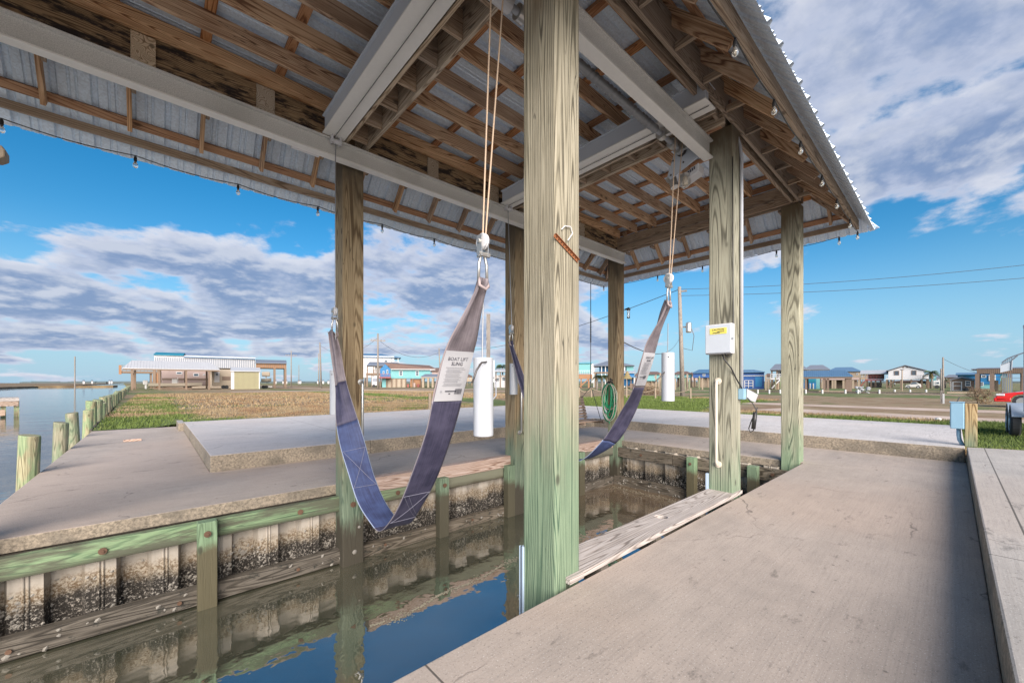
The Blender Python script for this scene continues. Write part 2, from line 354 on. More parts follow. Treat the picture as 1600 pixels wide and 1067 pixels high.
flat('wall_pink', (.50, .38, .35), .7, 0, .1)
flat('wall_brown', (.24, .17, .13), .7, 0, .12)
flat('wall_tan', (.42, .33, .24), .7, 0, .15)
flat('deck_red', (.38, .10, .09), .7, 0, .15)
flat('deck_brown', (.27, .19, .135), .8, 0, .2)
flat('deck_orange', (.40, .21, .11), .8, 0, .2)
flat('trim_white', (.76, .76, .76), .6, 0, .03)
flat('glass_dark', (.05, .08, .11), .1, 0, .1)
flat('hull_cream', (.62, .55, .45), .4, 0, .1)
flat('hull_white', (.74, .73, .71), .35, 0, .05)
flat('frond', (.08, .13, .04), .7, 0, .3)
flat('frond_dry', (.22, .17, .08), .9, 0, .3)
flat('twig', (.20, .14, .09), .9, 0, .2)
flat('foam', (.30, .27, .20), .8)
flat('rock', (.34, .30, .26), .95, 0, .3, .4, 8)
flat('treeline_green', (.10, .13, .14), .95, 0, .2)
flat('fender_blue', (.40, .48, .58), .4, .3, .06)
def glass(name, tint):
    m, g = newmat(name)
    g.out((*tint, 1), .03, 0.0, None, Transmission_Weight=.92, IOR=1.35); MT[name] = m
glass('bulb_glass', (1.0, .97, .9))
# ------------------------------------------------------------------ mesh helper
ROOTM = {}
class M:
    def __init__(s): s.v = []; s.f = []; s.uv = None
    def quadbox(s, c8):
        b = len(s.v); s.v += [tuple(p) for p in c8]
        for q in ((0, 3, 2, 1), (4, 5, 6, 7), (0, 1, 5, 4), (1, 2, 6, 5), (2, 3, 7, 6), (3, 0, 4, 7)): s.f.append(tuple(b + i for i in q))
        return s
    def box(s, x0, x1, y0, y1, z0, z1):
        x0, x1 = sorted((x0, x1)); y0, y1 = sorted((y0, y1)); z0, z1 = sorted((z0, z1))
        return s.quadbox([(x0, y0, z0), (x1, y0, z0), (x1, y1, z0), (x0, y1, z0), (x0, y0, z1), (x1, y0, z1), (x1, y1, z1), (x0, y1, z1)])
    def bar(s, a, b, w, t, up=(0, 0, 1)):
        a = Vector(a); b = Vector(b); dd = (b - a).normalized(); up = Vector(up)
        sd = dd.cross(up)
        if sd.length < 1e-4: sd = dd.cross(Vector((1, 0, 0)))
        sd.normalize(); uu = sd.cross(dd).normalized(); sd = sd * w / 2; uu = uu * t / 2
        return s.quadbox([a - sd - uu, a + sd - uu, b + sd - uu, b - sd - uu, a - sd + uu, a + sd + uu, b + sd + uu, b - sd + uu])
    def tube(s, pts, r, seg=8, cap=True, closed=False):
        pts = [Vector(p) for p in pts]; n = len(pts); rr = r if isinstance(r, (list, tuple)) else [r] * n
        prev = None; base = len(s.v)
        for i, p in enumerate(pts):
            if closed: t = pts[(i + 1) % n] - pts[i - 1]
            else: t = pts[min(i + 1, n - 1)] - pts[max(i - 1, 0)]
            t.normalize()
            if prev is None:
                a = Vector((0, 0, 1)) if abs(t.z) < .9 else Vector((1, 0, 0)); u = t.cross(a).normalized()
            else:
                u = (prev - t * prev.dot(t)).normalized()
            prev = u; v = t.cross(u)
            for k in range(seg):
                an = 2 * math.pi * k / seg; s.v.append(tuple(p + u * math.cos(an) * rr[i] + v * math.sin(an) * rr[i]))
        m = n if closed else n - 1
        for i in range(m):
            j = (i + 1) % n
            for k in range(seg):
                k2 = (k + 1) % seg; s.f.append((base + i * seg + k, base + i * seg + k2, base + j * seg + k2, base + j * seg + k))
        if cap and not closed:
            s.f.append(tuple(base + k for k in range(seg - 1, -1, -1))); s.f.append(tuple(base + (n - 1) * seg + k for k in range(seg)))
        return s
    def prism(s, poly, z0, z1):
        b = len(s.v); n = len(poly)
        s.v += [(x, y, z0) for x, y in poly] + [(x, y, z1) for x, y in poly]
        s.f.append(tuple(b + i for i in range(n - 1, -1, -1))); s.f.append(tuple(b + n + i for i in range(n)))
        for i in range(n): s.f.append((b + i, b + (i + 1) % n, b + n + (i + 1) % n, b + n + i))
        return s
    def xprism(s, poly, y0, y1):      # polygon in x-z extruded along y
        b = len(s.v); n = len(poly)
        s.v += [(x, y0, z) for x, z in poly] + [(x, y1, z) for x, z in poly]
        s.f.append(tuple(b + i for i in range(n))); s.f.append(tuple(b + n + i for i in range(n - 1, -1, -1)))
        for i in range(n): s.f.append((b + (i + 1) % n, b + i, b + n + i, b + n + (i + 1) % n))
        return s
    def yprism(s, poly, x0, x1):      # polygon in y-z extruded along x
        b = len(s.v); n = len(poly)
        s.v += [(x0, y, z) for y, z in poly] + [(x1, y, z) for y, z in poly]
        s.f.append(tuple(b + i for i in range(n - 1, -1, -1))); s.f.append(tuple(b + n + i for i in range(n)))
        for i in range(n): s.f.append((b + i, b + (i + 1) % n, b + n + (i + 1) % n, b + n + i))
        return s
    def grid(s, rows, closed=False):
        b = len(s.v); n = len(rows[0])
        for r_ in rows: s.v += [tuple(p) for p in r_]
        for i in range(len(rows) - 1):
            for k in range(n - 1): s.f.append((b + i * n + k, b + i * n + k + 1, b + (i + 1) * n + k + 1, b + (i + 1) * n + k))
        return s
    def lathe(s, c, prof, seg=16, axis='Z'):
        b = len(s.v); n = len(prof)
        for r_, h_ in prof:
            for k in range(seg):
                a = 2 * math.pi * k / seg; p = (r_ * math.cos(a), r_ * math.sin(a), h_)
                if axis == 'X': p = (p[2], p[0], p[1])
                if axis == 'Y': p = (p[0], p[2], p[1])
                s.v.append((c[0] + p[0], c[1] + p[1], c[2] + p[2]))
        for i in range(n - 1):
            for k in range(seg):
                k2 = (k + 1) % seg; s.f.append((b + i * seg + k, b + i * seg + k2, b + (i + 1) * seg + k2, b + (i + 1) * seg + k))
        s.f.append(tuple(b + k for k in range(seg - 1, -1, -1))); s.f.append(tuple(b + (n - 1) * seg + k for k in range(seg)))
        return s
    def build(s, name, mat, parent=None, world=False, smooth=False, bevel=0.0, label=None):
        vs = s.v
        if parent is not None and world:
            mi = ROOTM[root_of(parent)].inverted(); vs = [tuple(mi @ Vector(p)) for p in vs]
        me = bpy.data.meshes.new(name); me.from_pydata(vs, [], s.f); me.validate(); me.update()
        if s.uv:
            ul = me.uv_layers.new(name='UVMap')
            for lp in me.loops: ul.data[lp.index].uv = s.uv[lp.vertex_index]
        me.materials.append(MT[mat] if isinstance(mat, str) else mat)
        if smooth:
            for p in me.polygons: p.use_smooth = True
        o = bpy.data.objects.new(name, me); COL.objects.link(o)
        if parent is not None: o.parent = parent
        if bevel:
            b = o.modifiers.new('bevel', 'BEVEL'); b.width = bevel; b.segments = 2; b.limit_method = 'ANGLE'; b.angle_limit = R(40)
        if label: o['label'] = label
        return o
def root_of(o):
    while o.parent is not None: o = o.parent
    return o.name
def thing(name, label, cat, loc=(0, 0, 0), rz=0.0, group=None):
    o = bpy.data.objects.new(name, None); o.empty_display_size = .2; COL.objects.link(o)
    o.location = loc; o.rotation_euler = (0, 0, rz); o['label'] = label; o['category'] = cat
    if group: o['group'] = group
    ROOTM[o.name] = Matrix.Translation(loc) @ Matrix.Rotation(rz, 4, 'Z')
    return o
def tag(o, label, cat, group=None, kind=None):
    o['label'] = label; o['category'] = cat
    if group: o['group'] = group
    if kind: o['kind'] = kind
    return o
def struct(o, kind='structure'):
    o['kind'] = kind; return o
def copy_tree(o, parent=None):
    c = o.copy(); COL.objects.link(c); c.parent = parent
    for ch in o.children: copy_tree(ch, c)
    if parent is None: ROOTM[c.name] = Matrix.Identity(4)
    return c
def W(pxx, pyy, f):        # measured pixel at a forward distance -> world point
    r = (pxx - 800) / F * f; return Vector((r * S + f * C, -r * C + f * S, CAMH - (pyy - HZ) / F * f))
VR = math.atan2(-C, S)
def text_mesh(txt, size, bold=False):
    cu = bpy.data.curves.new('t', 'FONT'); cu.body = txt; cu.size = size; cu.align_x = 'CENTER'; cu.align_y = 'CENTER'; cu.resolution_u = 2
    if bold: cu.offset = size * .012
    ob = bpy.data.objects.new('t', cu); COL.objects.link(ob)
    dg = bpy.context.evaluated_depsgraph_get(); dg.update()
    me = bpy.data.meshes.new_from_object(ob.evaluated_get(dg))
    v = [tuple(p.co) for p in me.vertices]; f = [tuple(p.vertices) for p in me.polygons]
    bpy.data.objects.remove(ob); bpy.data.curves.remove(cu); bpy.data.meshes.remove(me)
    return v, f
# ================================================================== SETTING
WZ = -1.0
o = M(); o.v = [(-4000, -4000, WZ), (4000, -4000, WZ), (4000, 4000, WZ), (-4000, 4000, WZ)]; o.f = [(0, 1, 2, 3)]
struct(o.build('water', 'murky_water'))
struct(M().prism([(-6, -.148), (10.198, -.148), (10.198, 7.498), (.638, 7.498), (.638, 16.1), (-1.27, 16.1), (-1.27, 5.5), (8.15, 5.5), (8.15, 1.70), (-6, 1.70)], -.13, 0).build('dock', 'dock_concrete', bevel=.008))
struct(M().prism([(.64, 7.5), (10.2, 7.5), (10.2, -.13), (15.4, -.13), (15.4, 14.5), (.64, 14.5)], -.1, .25).build('concrete_pad', 'pad_concrete', bevel=.012))
struct(M().box(.52, .66, 14.5, 15.7, -.1, .22).build('kerb', 'kerb_concrete', bevel=.01))
struct(M().prism([(-6, -.15), (-6, -6), (10.75, -6), (10.6, -.9), (10.35, -.15)], -.12, .25).build('pavement', 'kerb_concrete', bevel=.012))
# ground of the lots
def gz(x, y):
    if y < 22 and x < .64 and y > 10:
        return .012 + (.10 - .012) * min(1, max(0, (y - 16.1) / 3))
    return .10
def sheetgrid(xs, ys, zf):
    s = M(); n = len(xs)
    for y in ys:
        for x in xs: s.v.append((x, y, zf(x, y)))
    for j in range(len(ys) - 1):
        for i in range(n - 1): s.f.append((j * n + i, j * n + i + 1, (j + 1) * n + i + 1, (j + 1) * n + i))
    return s
gm = M()
def addm(a, b):
    k = len(a.v); a.v += b.v; a.f += [tuple(i + k for i in f) for f in b.f]
addm(gm, sheetgrid([-1.27, -.6, .05, .64], [16.1, 16.6, 17.2, 18, 19.1, 22], gz))
addm(gm, sheetgrid([.64, 15.4], [14.3, 22], gz))
addm(gm, sheetgrid([15.3, 4000], [-4000, 22], gz))
addm(gm, sheetgrid([9.5, 15.3], [-200, -.13], gz))
gm.v += [(-1.27, 22, .1), (4000, 22, .1), (4000, 4000, .1), (-160, 4000, .1), (-4.3, 150, .1)]; k = len(gm.v); gm.f.append(tuple(range(k - 5, k)))
gm.v += [(-1.27, 16.1, -1.5), (-1.27, 22, -1.5), (-4.3, 150, -1.5), (-160, 4000, -1.5), (-1.27, 16.1, .012), (-1.27, 22, .1), (-4.3, 150, .1), (-160, 4000, .1)]
k = len(gm.v) - 8; gm.f += [(k, k + 4, k + 5, k + 1), (k + 1, k + 5, k + 6, k + 2), (k + 2, k + 6, k + 7, k + 3)]
struct(gm.build('ground', 'lot_ground'))
# gravel tracks, 4 mm above the ground, with ragged edges
def track(pts, wv, z=.104, name='road'):
    s = M(); rows = []
    for i, (x, y) in enumerate(pts):
        a = Vector(pts[max(i - 1, 0)]); b = Vector(pts[min(i + 1, len(pts) - 1)]); t = (b - a).normalized(); nn = Vector((-t.y, t.x))
        wl = wv * (1 + .25 * mnoise.noise(Vector((x * .3, y * .3, 1)))); wr = wv * (1 + .25 * mnoise.noise(Vector((x * .3, y * .3, 7))))
        rows.append([(x - nn.x * wl / 2, y - nn.y * wl / 2, z), (x + nn.x * wr / 2, y + nn.y * wr / 2, z)])
    s.grid(rows); return struct(s.build(name, 'gravel'))
track([(27.0 + .5 * math.sin(y * .06), y) for y in range(-60, 260, 2)], 2.4)
track([(20.6 + .5 * math.sin(y * .3) + max(0, y - 3) ** 1.5 * .13, y) for y in range(-50, 7)], 2.8, .106)
track([(62, y) for y in range(-60, 30, 3)], 1.5, .104)
track([(x, 66 + .8 * math.sin(x * .1)) for x in range(8, 160, 3)], 5, .108)
track([(x, 46 + .8 * math.sin(x * .13)) for x in range(14, 60, 3)], 1.8, .104)
# marsh across the canal, a spit with rocks, and the far tree line
mp = []
for i in range(60):
    x = -420 + i * 6.5; yy = 165 + 60 * max(0, (x + 60) / 60) + 7 * mnoise.noise(Vector((x * .03, 0, 0)))
    mp.append((x, yy))
s = M(); s.prism([p for p in mp if p[0] < -42] + [(-44, 262), (-40, 340), (-150, 4000), (-3900, 4000), (-3900, 170)], -1.4, -.35)
struct(s.build('marsh', 'marsh_ground'))
s = M(); s.prism([(-43, 300), (-16, 303), (-16, 340), (-46, 340)], -1.4, -.2); struct(s.build('far_bank', 'marsh_ground'))
random.seed(5)
s = M()
for i in range(170):
    t_ = random.random(); x = -150 + 108 * t_; y = 182 + 14 * t_ + random.gauss(0, 4) + 20 * max(0, t_ - .5); r_ = random.uniform(.4, 1.3)
    c = Vector((x, y, -.45)); b = len(s.v)
    for dx, dy, dz in ((1, 0, 0), (0, 1, 0), (-1, 0, 0), (0, -1, 0), (0, 0, 1), (0, 0, -1)):
        s.v.append(tuple(c + Vector((dx * r_ * random.uniform(.6, 1.3), dy * r_, dz * r_ * .7))))
    s.f += [(b, b + 1, b + 4), (b + 1, b + 2, b + 4), (b + 2, b + 3, b + 4), (b + 3, b, b + 4)]
struct(s.build('rock_shore', 'rock'), 'stuff')['label'] = 'pale rocks and driftwood along the marsh shore'
s = M()
for k in range(500):
    a = random.uniform(-70, 75); f_ = random.uniform(1500, 1900); r_ = math.tan(R(a) * .72) * f_
    p = Vector((r_ * S + f_ * C, -r_ * C + f_ * S, 0)); h_ = random.uniform(3, 8); w_ = random.uniform(15, 50)
    if p.y < -600: continue
    s.box(p.x - w_, p.x + w_, p.y - w_ * .6, p.y + w_ * .6, -2, h_)
o = struct(s.build('treeline', 'treeline_green'), 'stuff'); o['label'] = 'low hazy line of trees on the horizon'
# grass blades
import numpy as np
rng = np.random.default_rng(3)
def blades(name, n, samp, h0, h1, wd, lab):
    P = samp(n); n = len(P); h = rng.uniform(h0, h1, n); a = rng.uniform(0, np.pi, n); w_ = wd * rng.uniform(.6, 1.4, n)
    lx = rng.normal(0, .45, n) * h; ly = rng.normal(0, .45, n) * h
    V = np.zeros((n, 3, 3)); dx = np.cos(a) * w_; dy = np.sin(a) * w_
    V[:, 0, 0] = P[:, 0] - dx; V[:, 0, 1] = P[:, 1] - dy; V[:, 1, 0] = P[:, 0] + dx; V[:, 1, 1] = P[:, 1] + dy
    V[:, 2, 0] = P[:, 0] + lx; V[:, 2, 1] = P[:, 1] + ly; V[:, 0, 2] = V[:, 1, 2] = P[:, 2] - .005; V[:, 2, 2] = P[:, 2] + h
    me = bpy.data.meshes.new(name); me.vertices.add(n * 3); me.vertices.foreach_set('co', V.reshape(-1))
    me.loops.add(n * 3); me.loops.foreach_set('vertex_index', np.arange(n * 3, dtype=np.int32))
    me.polygons.add(n); me.polygons.foreach_set('loop_start', np.arange(0, n * 3, 3, dtype=np.int32)); me.polygons.foreach_set('loop_total', np.full(n, 3, dtype=np.int32))
    me.update(); me.validate(); me.materials.append(MT['grass_blades'])
    o = bpy.data.objects.new(name, me); COL.objects.link(o); o['kind'] = 'stuff'; o['label'] = lab
def rect(x0, x1, y0, y1, f=None):
    def q(n):
        P = np.zeros((n, 3)); P[:, 0] = rng.uniform(x0, x1, n); P[:, 1] = rng.uniform(y0, y1, n); P[:, 2] = .1
        if f: P = f(P)
        return P
    return q
blades('grass', 42000, rect(10.45, 19, -8, -.1, lambda P: P[(P[:, 0] > 10.45 + .03 * rng.normal(size=len(P)))]), .03, .10, .008, 'green and straw grass beside the pavement at right')
def slopez(P):
    k = P[:, 0] < .64; P[k, 2] = .012 + (.10 - .012) * np.clip((P[k, 1] - 16.1) / 3, 0, 1); return P[(P[:, 1] > 16.15) | (P[:, 0] > .66)]
blades('grass', 30000, rect(-1.2, 14, 14.55, 24, slopez), .02, .08, .012, 'patchy grass behind the left concrete pad')
blades('grass', 34000, rect(15.42, 19.6, -2, 15), .03, .11, .012, 'green grass strip beyond the far concrete slab')
blades('grass', 9000, rect(-1.25, .8, 16.1, 60, slopez), .04, .14, .018, 'green grass along the canal bank')
blades('grass', 26000, rect(19, 34, 8.5, 21), .05, .14, .022, 'bright green grass patch before the rope fence')
blades('grass', 30000, rect(.5, 30, 24, 60), .04, .12, .03, 'dry brown grass of the empty lot')
# ================================================================== SEAWALL
sw = thing('seawall', 'vinyl sheet pile seawall with green and dark timber rails around the boat slip', 'seawall', (3.4, 3.6, WZ))
def pans(s0, s1, out, inn, swap, z0=-1.7, z1=-.12, off=0.0):
    rows = [[], []]; s = M(); p = .46
    s_ = s0 - off
    prof = []
    while s_ < s1:
        for ds, dd in ((0, out), (.205, out), (.232, inn), (.425, inn), (.459, out)): prof.append((s_ + ds, dd))
        s_ += p
    pr = [(max(s0, min(s1, a)), b) for a, b in prof]
    for z in (z0, z1):
        rows[0 if z == z0 else 1] = [((b, a, z) if swap else (a, b, z)) for a, b in pr]
    s.grid(rows)
    s_ = s0 - off; sg = 1 if out > inn else -1
    while s_ < s1:
        for q in (.088, .116):
            a = s_ + q
            if s0 < a < s1:
                b = out + sg * .004
                s.tube([(b, a, z0) if swap else (a, b, z0), (b, a, z1) if swap else (a, b, z1)], .009, 6, False)
        s_ += p
    return s
pans(-1.27, 8.2, 5.43, 5.55, False, z1=-.17, off=.12).build('vinyl_sheet', 'stained_vinyl', sw, True)
pans(1.6, 5.6, 8.08, 8.19, True).build('vinyl_sheet', 'stained_vinyl', sw, True)
pans(-6, 8.2, 1.76, 1.67, False).build('vinyl_sheet', 'stained_vinyl', sw, True)
M().box(-1.26, 8.14, 5.56, 5.60, -.6, -.125).build('backing_board', 'wale_dark_wood', sw, True)
def wbar(x0, x1, y0, y1, z0, z1, mat, nm='rail'):
    return M().box(x0, x1, y0, y1, z0, z1).build(nm, mat, sw, True, bevel=.006)
wbar(-1.28, 2.0, 5.33, 5.42, -.315, -.125, 'wale_green_wood'); wbar(2.01, 4.6, 5.335, 5.42, -.325, -.155, 'wale_green_wood'); wbar(4.61, 8.0, 5.33, 5.42, -.33, -.135, 'wale_green_wood')
wbar(-1.28, 1.95, 5.31, 5.42, -.985, -.80, 'wale_dark_wood'); wbar(1.96, 5.0, 5.315, 5.42, -1.03, -.84, 'wale_dark_wood'); wbar(5.01, 8.0, 5.31, 5.42, -1.02, -.83, 'wale_dark_wood')
wbar(7.98, 8.07, 1.75, 3.9, -.36, -.15, 'wale_dark_wood_cross'); wbar(7.985, 8.07, 3.91, 5.32, -.35, -.14, 'wale_dark_wood_cross')
wbar(7.97, 8.07, 1.75, 5.30, -1.02, -.80, 'wale_dark_wood_cross')
wbar(-5, 8.0, 1.78, 1.86, -.33, -.14, 'wale_green_wood')
for x in (-1.24, .34, 3.22, 4.60, 6.6):
    M().box(x, x + .165, 5.20, 5.33, -1.6, -.105 if x > 1 else -.10).build('pile', 'wale_pile_wood', sw, True, bevel=.008)
for y in (3.38, 2.3):
    M().box(7.83, 7.975, y, y + .16, -1.6, -.12).build('pile', 'wale_pile_wood', sw, True, bevel=.008)
for x, z in ((-.35, -.22), (.42, -.22), (1.33, -.22), (2.6, -.22), (3.3, -.21), (5.4, -.22)):
    y = 5.19 if x in (.42, 3.3) else 5.322
    M().lathe((x, y, z), [(.032, 0), (.032, -.01), (.012, -.011), (.012, -.022)], 12, 'Y').build('bolt', 'bolt_rust', sw, True)
for x in (-.9, .2, 1.3, 2.4, 3.9): M().lathe((x, 5.30, -.9), [(.02, 0), (.02, -.012)], 8, 'Y').build('bolt', 'bolt_rust', sw, True)
for y in (2.1, 3.46, 4.6): M().lathe((7.96 if y != 3.46 else 7.82, y, -.24), [(.028, 0), (.028, -.014)], 10, 'X').build('bolt', 'bolt_rust', sw, True)
random.seed(11)
s = M()
def flake(c, r_, nrm):
    n = Vector(nrm); a = n.orthogonal().normalized(); b_ = n.cross(a); k = len(s.v); m_ = 5; ph = random.random() * 6
    for i in range(m_):
        an = ph + i * 6.283 / m_; q = r_ * random.uniform(.5, 1.2); s.v.append(tuple(c + a * math.cos(an) * q + b_ * math.sin(an) * q * .8))
    s.v.append(tuple(c + n * r_ * random.uniform(.3, .8)))
    for i in range(m_): s.f.append((k + i, k + (i + 1) % m_, k + m_))
for i in range(2400):
    x = random.uniform(-1.25, 8.0); ph = ((x + 1.27 + .12) % .46); 
    y = 5.43 if ph < .205 or ph > .455 else (5.55 if .232 < ph < .425 else 5.49)
    z = random.triangular(-.98, -.42, -.74); fl = mnoise.noise(Vector((x * 3, 0, z * 4)))
    if fl < -.05: continue
    flake(Vector((x, y, z)), random.uniform(.006, .024), (0, -1, 0))
for i in range(900):
    y = random.uniform(1.75, 5.3); z = random.triangular(-1.0, -.45, -.8); x = 8.08
    if mnoise.noise(Vector((9, y * 3, z * 4))) < 0: continue
    flake(Vector((x, y, z)), random.uniform(.006, .026), (-1, 0, 0))
for i in range(60): flake(Vector((random.uniform(-1.2, 8), 5.308, random.uniform(-.98, -.82))), random.uniform(.012, .03), (0, -1, 0))
for i in range(60): flake(Vector((7.968, random.uniform(1.8, 5.3), random.uniform(-1.0, -.82))), random.uniform(.012, .035), (-1, 0, 0))
for i in range(5): flake(Vector((-1.15 + .1 * i * random.random(), 5.305, -.9 - .02 * i)), .05, (0, -1, 0))
struct(s.build('oyster_shells', 'oyster', sw, True), 'stuff')
s = M()
for k in range(2600):
    if k < 1500:
        t = random.random(); x = 1.55 + 3.4 * t; y = 3.78 + .12 * t + .16 * mnoise.noise(Vector((x * 1.3, 2, 0))) + random.gauss(0, .012 + .03 * (mnoise.noise(Vector((x * 3, 9, 0))) > .1))
    else:
        y = random.uniform(1.9, 5.2); x = 7.80 - abs(random.gauss(0, .14)) - .12 * mnoise.noise(Vector((0, y * 2, 5)))
    r_ = random.uniform(.003, .010); b = len(s.v); ph = random.random() * 6
    for i in range(5): s.v.append((x + r_ * math.cos(ph + i * 1.2566), y + r_ * math.sin(ph + i * 1.2566), WZ + .002))
    s.v.append((x, y, WZ + .005))
    for i in range(5): s.f.append((b + i, b + (i + 1) % 5, b + 5))
struct(s.build('foam', 'foam'), 'stuff')['label'] = 'thin line of scum and foam floating in the slip'
# rusty-edged cap board on the left wall, walkway plank with a hole on the right
o = M().box(2.17, 7.98, 5.32, 5.475, -.15, .045).build('cap_board', 'pink_plank_wood', bevel=.006)
tag(o, 'long pinkish timber cap board along the left edge of the slip', 'timber board')
pl = thing('walkway_plank', 'weathered grey plank with a round hole between the front post and the box post', 'plank', (3.7, 1.86, 0))
s = M(); hx, hy, hr = 3.66, 1.90, .062
def pbox(x0, x1, y0=1.712, y1=2.02): s.box(x0, x1, y0, y1, .012, .052)
pbox(2.20, hx - .1); pbox(hx + .1, 5.30); s.box(2.05, 2.198, 1.70, 1.737, .012, .052)
s.box(hx - .1, hx + .1, 1.712, hy - .1, .012, .052); s.box(hx - .1, hx + .1, hy + .1, 2.02, .012, .052)
N_ = 32
for zt, inv in ((.052, False), (.012, True)):
    b = len(s.v)
    for i in range(N_):
        a = 2 * math.pi * i / N_; cx, cy = math.cos(a), math.sin(a); q = .1 / max(abs(cx), abs(cy))
        s.v += [(hx + cx * hr, hy + cy * hr, zt), (hx + cx * q, hy + cy * q, zt)]
    for i in range(N_):
        j = (i + 1) % N_; fq = (b + 2 * i, b + 2 * i + 1, b + 2 * j + 1, b + 2 * j); s.f.append(fq[::-1] if inv else fq)
b = len(s.v)
for i in range(N_):
    a = 2 * math.pi * i / N_; s.v += [(hx + math.cos(a) * hr, hy + math.sin(a) * hr, .012), (hx + math.cos(a) * hr, hy + math.sin(a) * hr, .052)]
for i in range(N_):
    j = (i + 1) % N_; s.f.append((b + 2 * i, b + 2 * i + 1, b + 2 * j + 1, b + 2 * j))
s.build('board', 'grey_plank_wood', pl, True)
for x in (2.4, 3.2, 4.1, 4.9): M().box(x, x + .09, 1.702, 1.98, -.12, .010).build('support_block', 'wale_dark_wood', pl, True)
# ================================================================== SHELTER
EZ = 3.95; SL = 1.1; DX0, DX1, DY0, DY1 = -1.97, 9.15, .90, 6.40; DT = .927
RW = .27
sh = thing('boat_shelter', 'open timber boat shelter with a corrugated metal roof over the slip', 'boat shelter', (3.6, 3.6, 0))
posts = {'A': (1.95, 1.74), 'B': (5.06, 1.74), 'C': (8.10, 1.74), 'D': (1.79, 5.2), 'E': (4.76, 5.2), 'F': (7.98, 5.2), 'G': (-1.14, 1.74), 'H': (-1.42, 5.2)}
for k, (x, y) in posts.items():
    M().box(x, x + (.25 if k in 'A' else RW), y, y + (.305 if k == 'A' else RW), -1.7, 4.40).build('post', 'post_brown_wood' if k in 'DEFH' else 'post_green_wood' if k in 'AG' else 'post_grey_wood', sh, True, bevel=.012)
def beam(x0, x1, y0, y1, z0=4.405, z1=4.72, mat='joist_wood', nm='beam'):
    return M().box(x0, x1, y0, y1, z0, z1).build(nm, mat, sh, True, bevel=.004)
beam(-1.2, 8.10, 1.722, 1.762, mat='fascia_wood'); beam(-1.2, 8.10, 1.82, 1.86, mat='fascia_wood')
beam(-1.2, 8.04, 5.25, 5.29, mat='stained_beam_wood'); beam(-1.2, 8.04, 5.40, 5.44, mat='stained_beam_wood')
beam(8.05, 8.09, 1.715, 5.45, mat='fascia_wood_end'); beam(8.20, 8.24, 1.715, 5.45, mat='fascia_wood_end')
beam(8.02, 8.048, 2.1, 5.2, 4.50, 4.535, mat='fascia_wood_end', nm='trim_board')
beam(-1.2, -1.16, 1.87, 5.24, mat='cross_wood')
for x in (-.16, .86, 1.96, 3.03, 4.22, 5.4, 6.6): beam(x, x + .18, 5.222, 5.249, 4.36, 4.70, 'cross_wood', 'cleat')
for x0 in (1.77, 4.62):
    for dx in (0, .25): M().box(x0 + dx, x0 + dx + .04, 1.765, 5.221, 4.34, 4.69).build('cross_beam', 'cross_wood', sh, True, bevel=.004)
    y = 2.05
    while y < 5.1:
        M().box(x0 + .042, x0 + .248, y, y + .04, 4.36, 4.62).build('spacer_block', 'fascia_wood', sh, True, bevel=.003); y += .415
jy = [5.20, 4.76, 4.30, 3.84, 3.38, 2.92, 2.46, 2.03]
for i, y in enumerate(jy):
    M().box(-1.15, 8.045, y - .022, y + .022, 4.705, 4.885).build('joist', 'joist_wood', sh, True, bevel=.003)
x = -1.0
while x < 8.1:
    M().box(x, x + .09, DY0 + DT + .03, DY1 - DT - .03, 4.887, 4.925).build('purlin', 'purlin_wood_cross', sh, True); x += .68
# skirt frame
def side(nm):
    if nm == 'L': return Vector((DX0, DY1)), Vector((1, 0)), Vector((0, -1)), DX1 - DX0
    if nm == 'R': return Vector((DX0, DY0)), Vector((1, 0)), Vector((0, 1)), DX1 - DX0
    if nm == 'F': return Vector((DX1, DY0)), Vector((0, 1)), Vector((-1, 0)), DY1 - DY0
    return Vector((DX0, DY0)), Vector((0, 1)), Vector((1, 0)), DY1 - DY0
def skp(sd_, u, d_, h_=0.0):
    O_, e, n, Lh = sd_; q = 1 / math.sqrt(1 + SL * SL)
    p = O_ + e * u + n * (d_ - h_ * SL * q); return Vector((p.x, p.y, EZ + SL * d_ + h_ * q))
def board(a, b, w_, t_, up, nm_, mat, par):
    # a board with its own axes: x along its length, so the grain follows it
    L_ = (b - a).length; x_ = (b - a).normalized(); y_ = up.cross(x_).normalized(); z_ = x_.cross(y_)
    o_ = M().box(0, L_, -w_ / 2, w_ / 2, -t_ / 2, t_ / 2).build(nm_, mat, par, bevel=.003)
    mt = Matrix((x_, y_, z_)).transposed().to_4x4(); mt.translation = a
    o_.matrix_local = ROOTM[root_of(par)].inverted() @ mt
    return o_
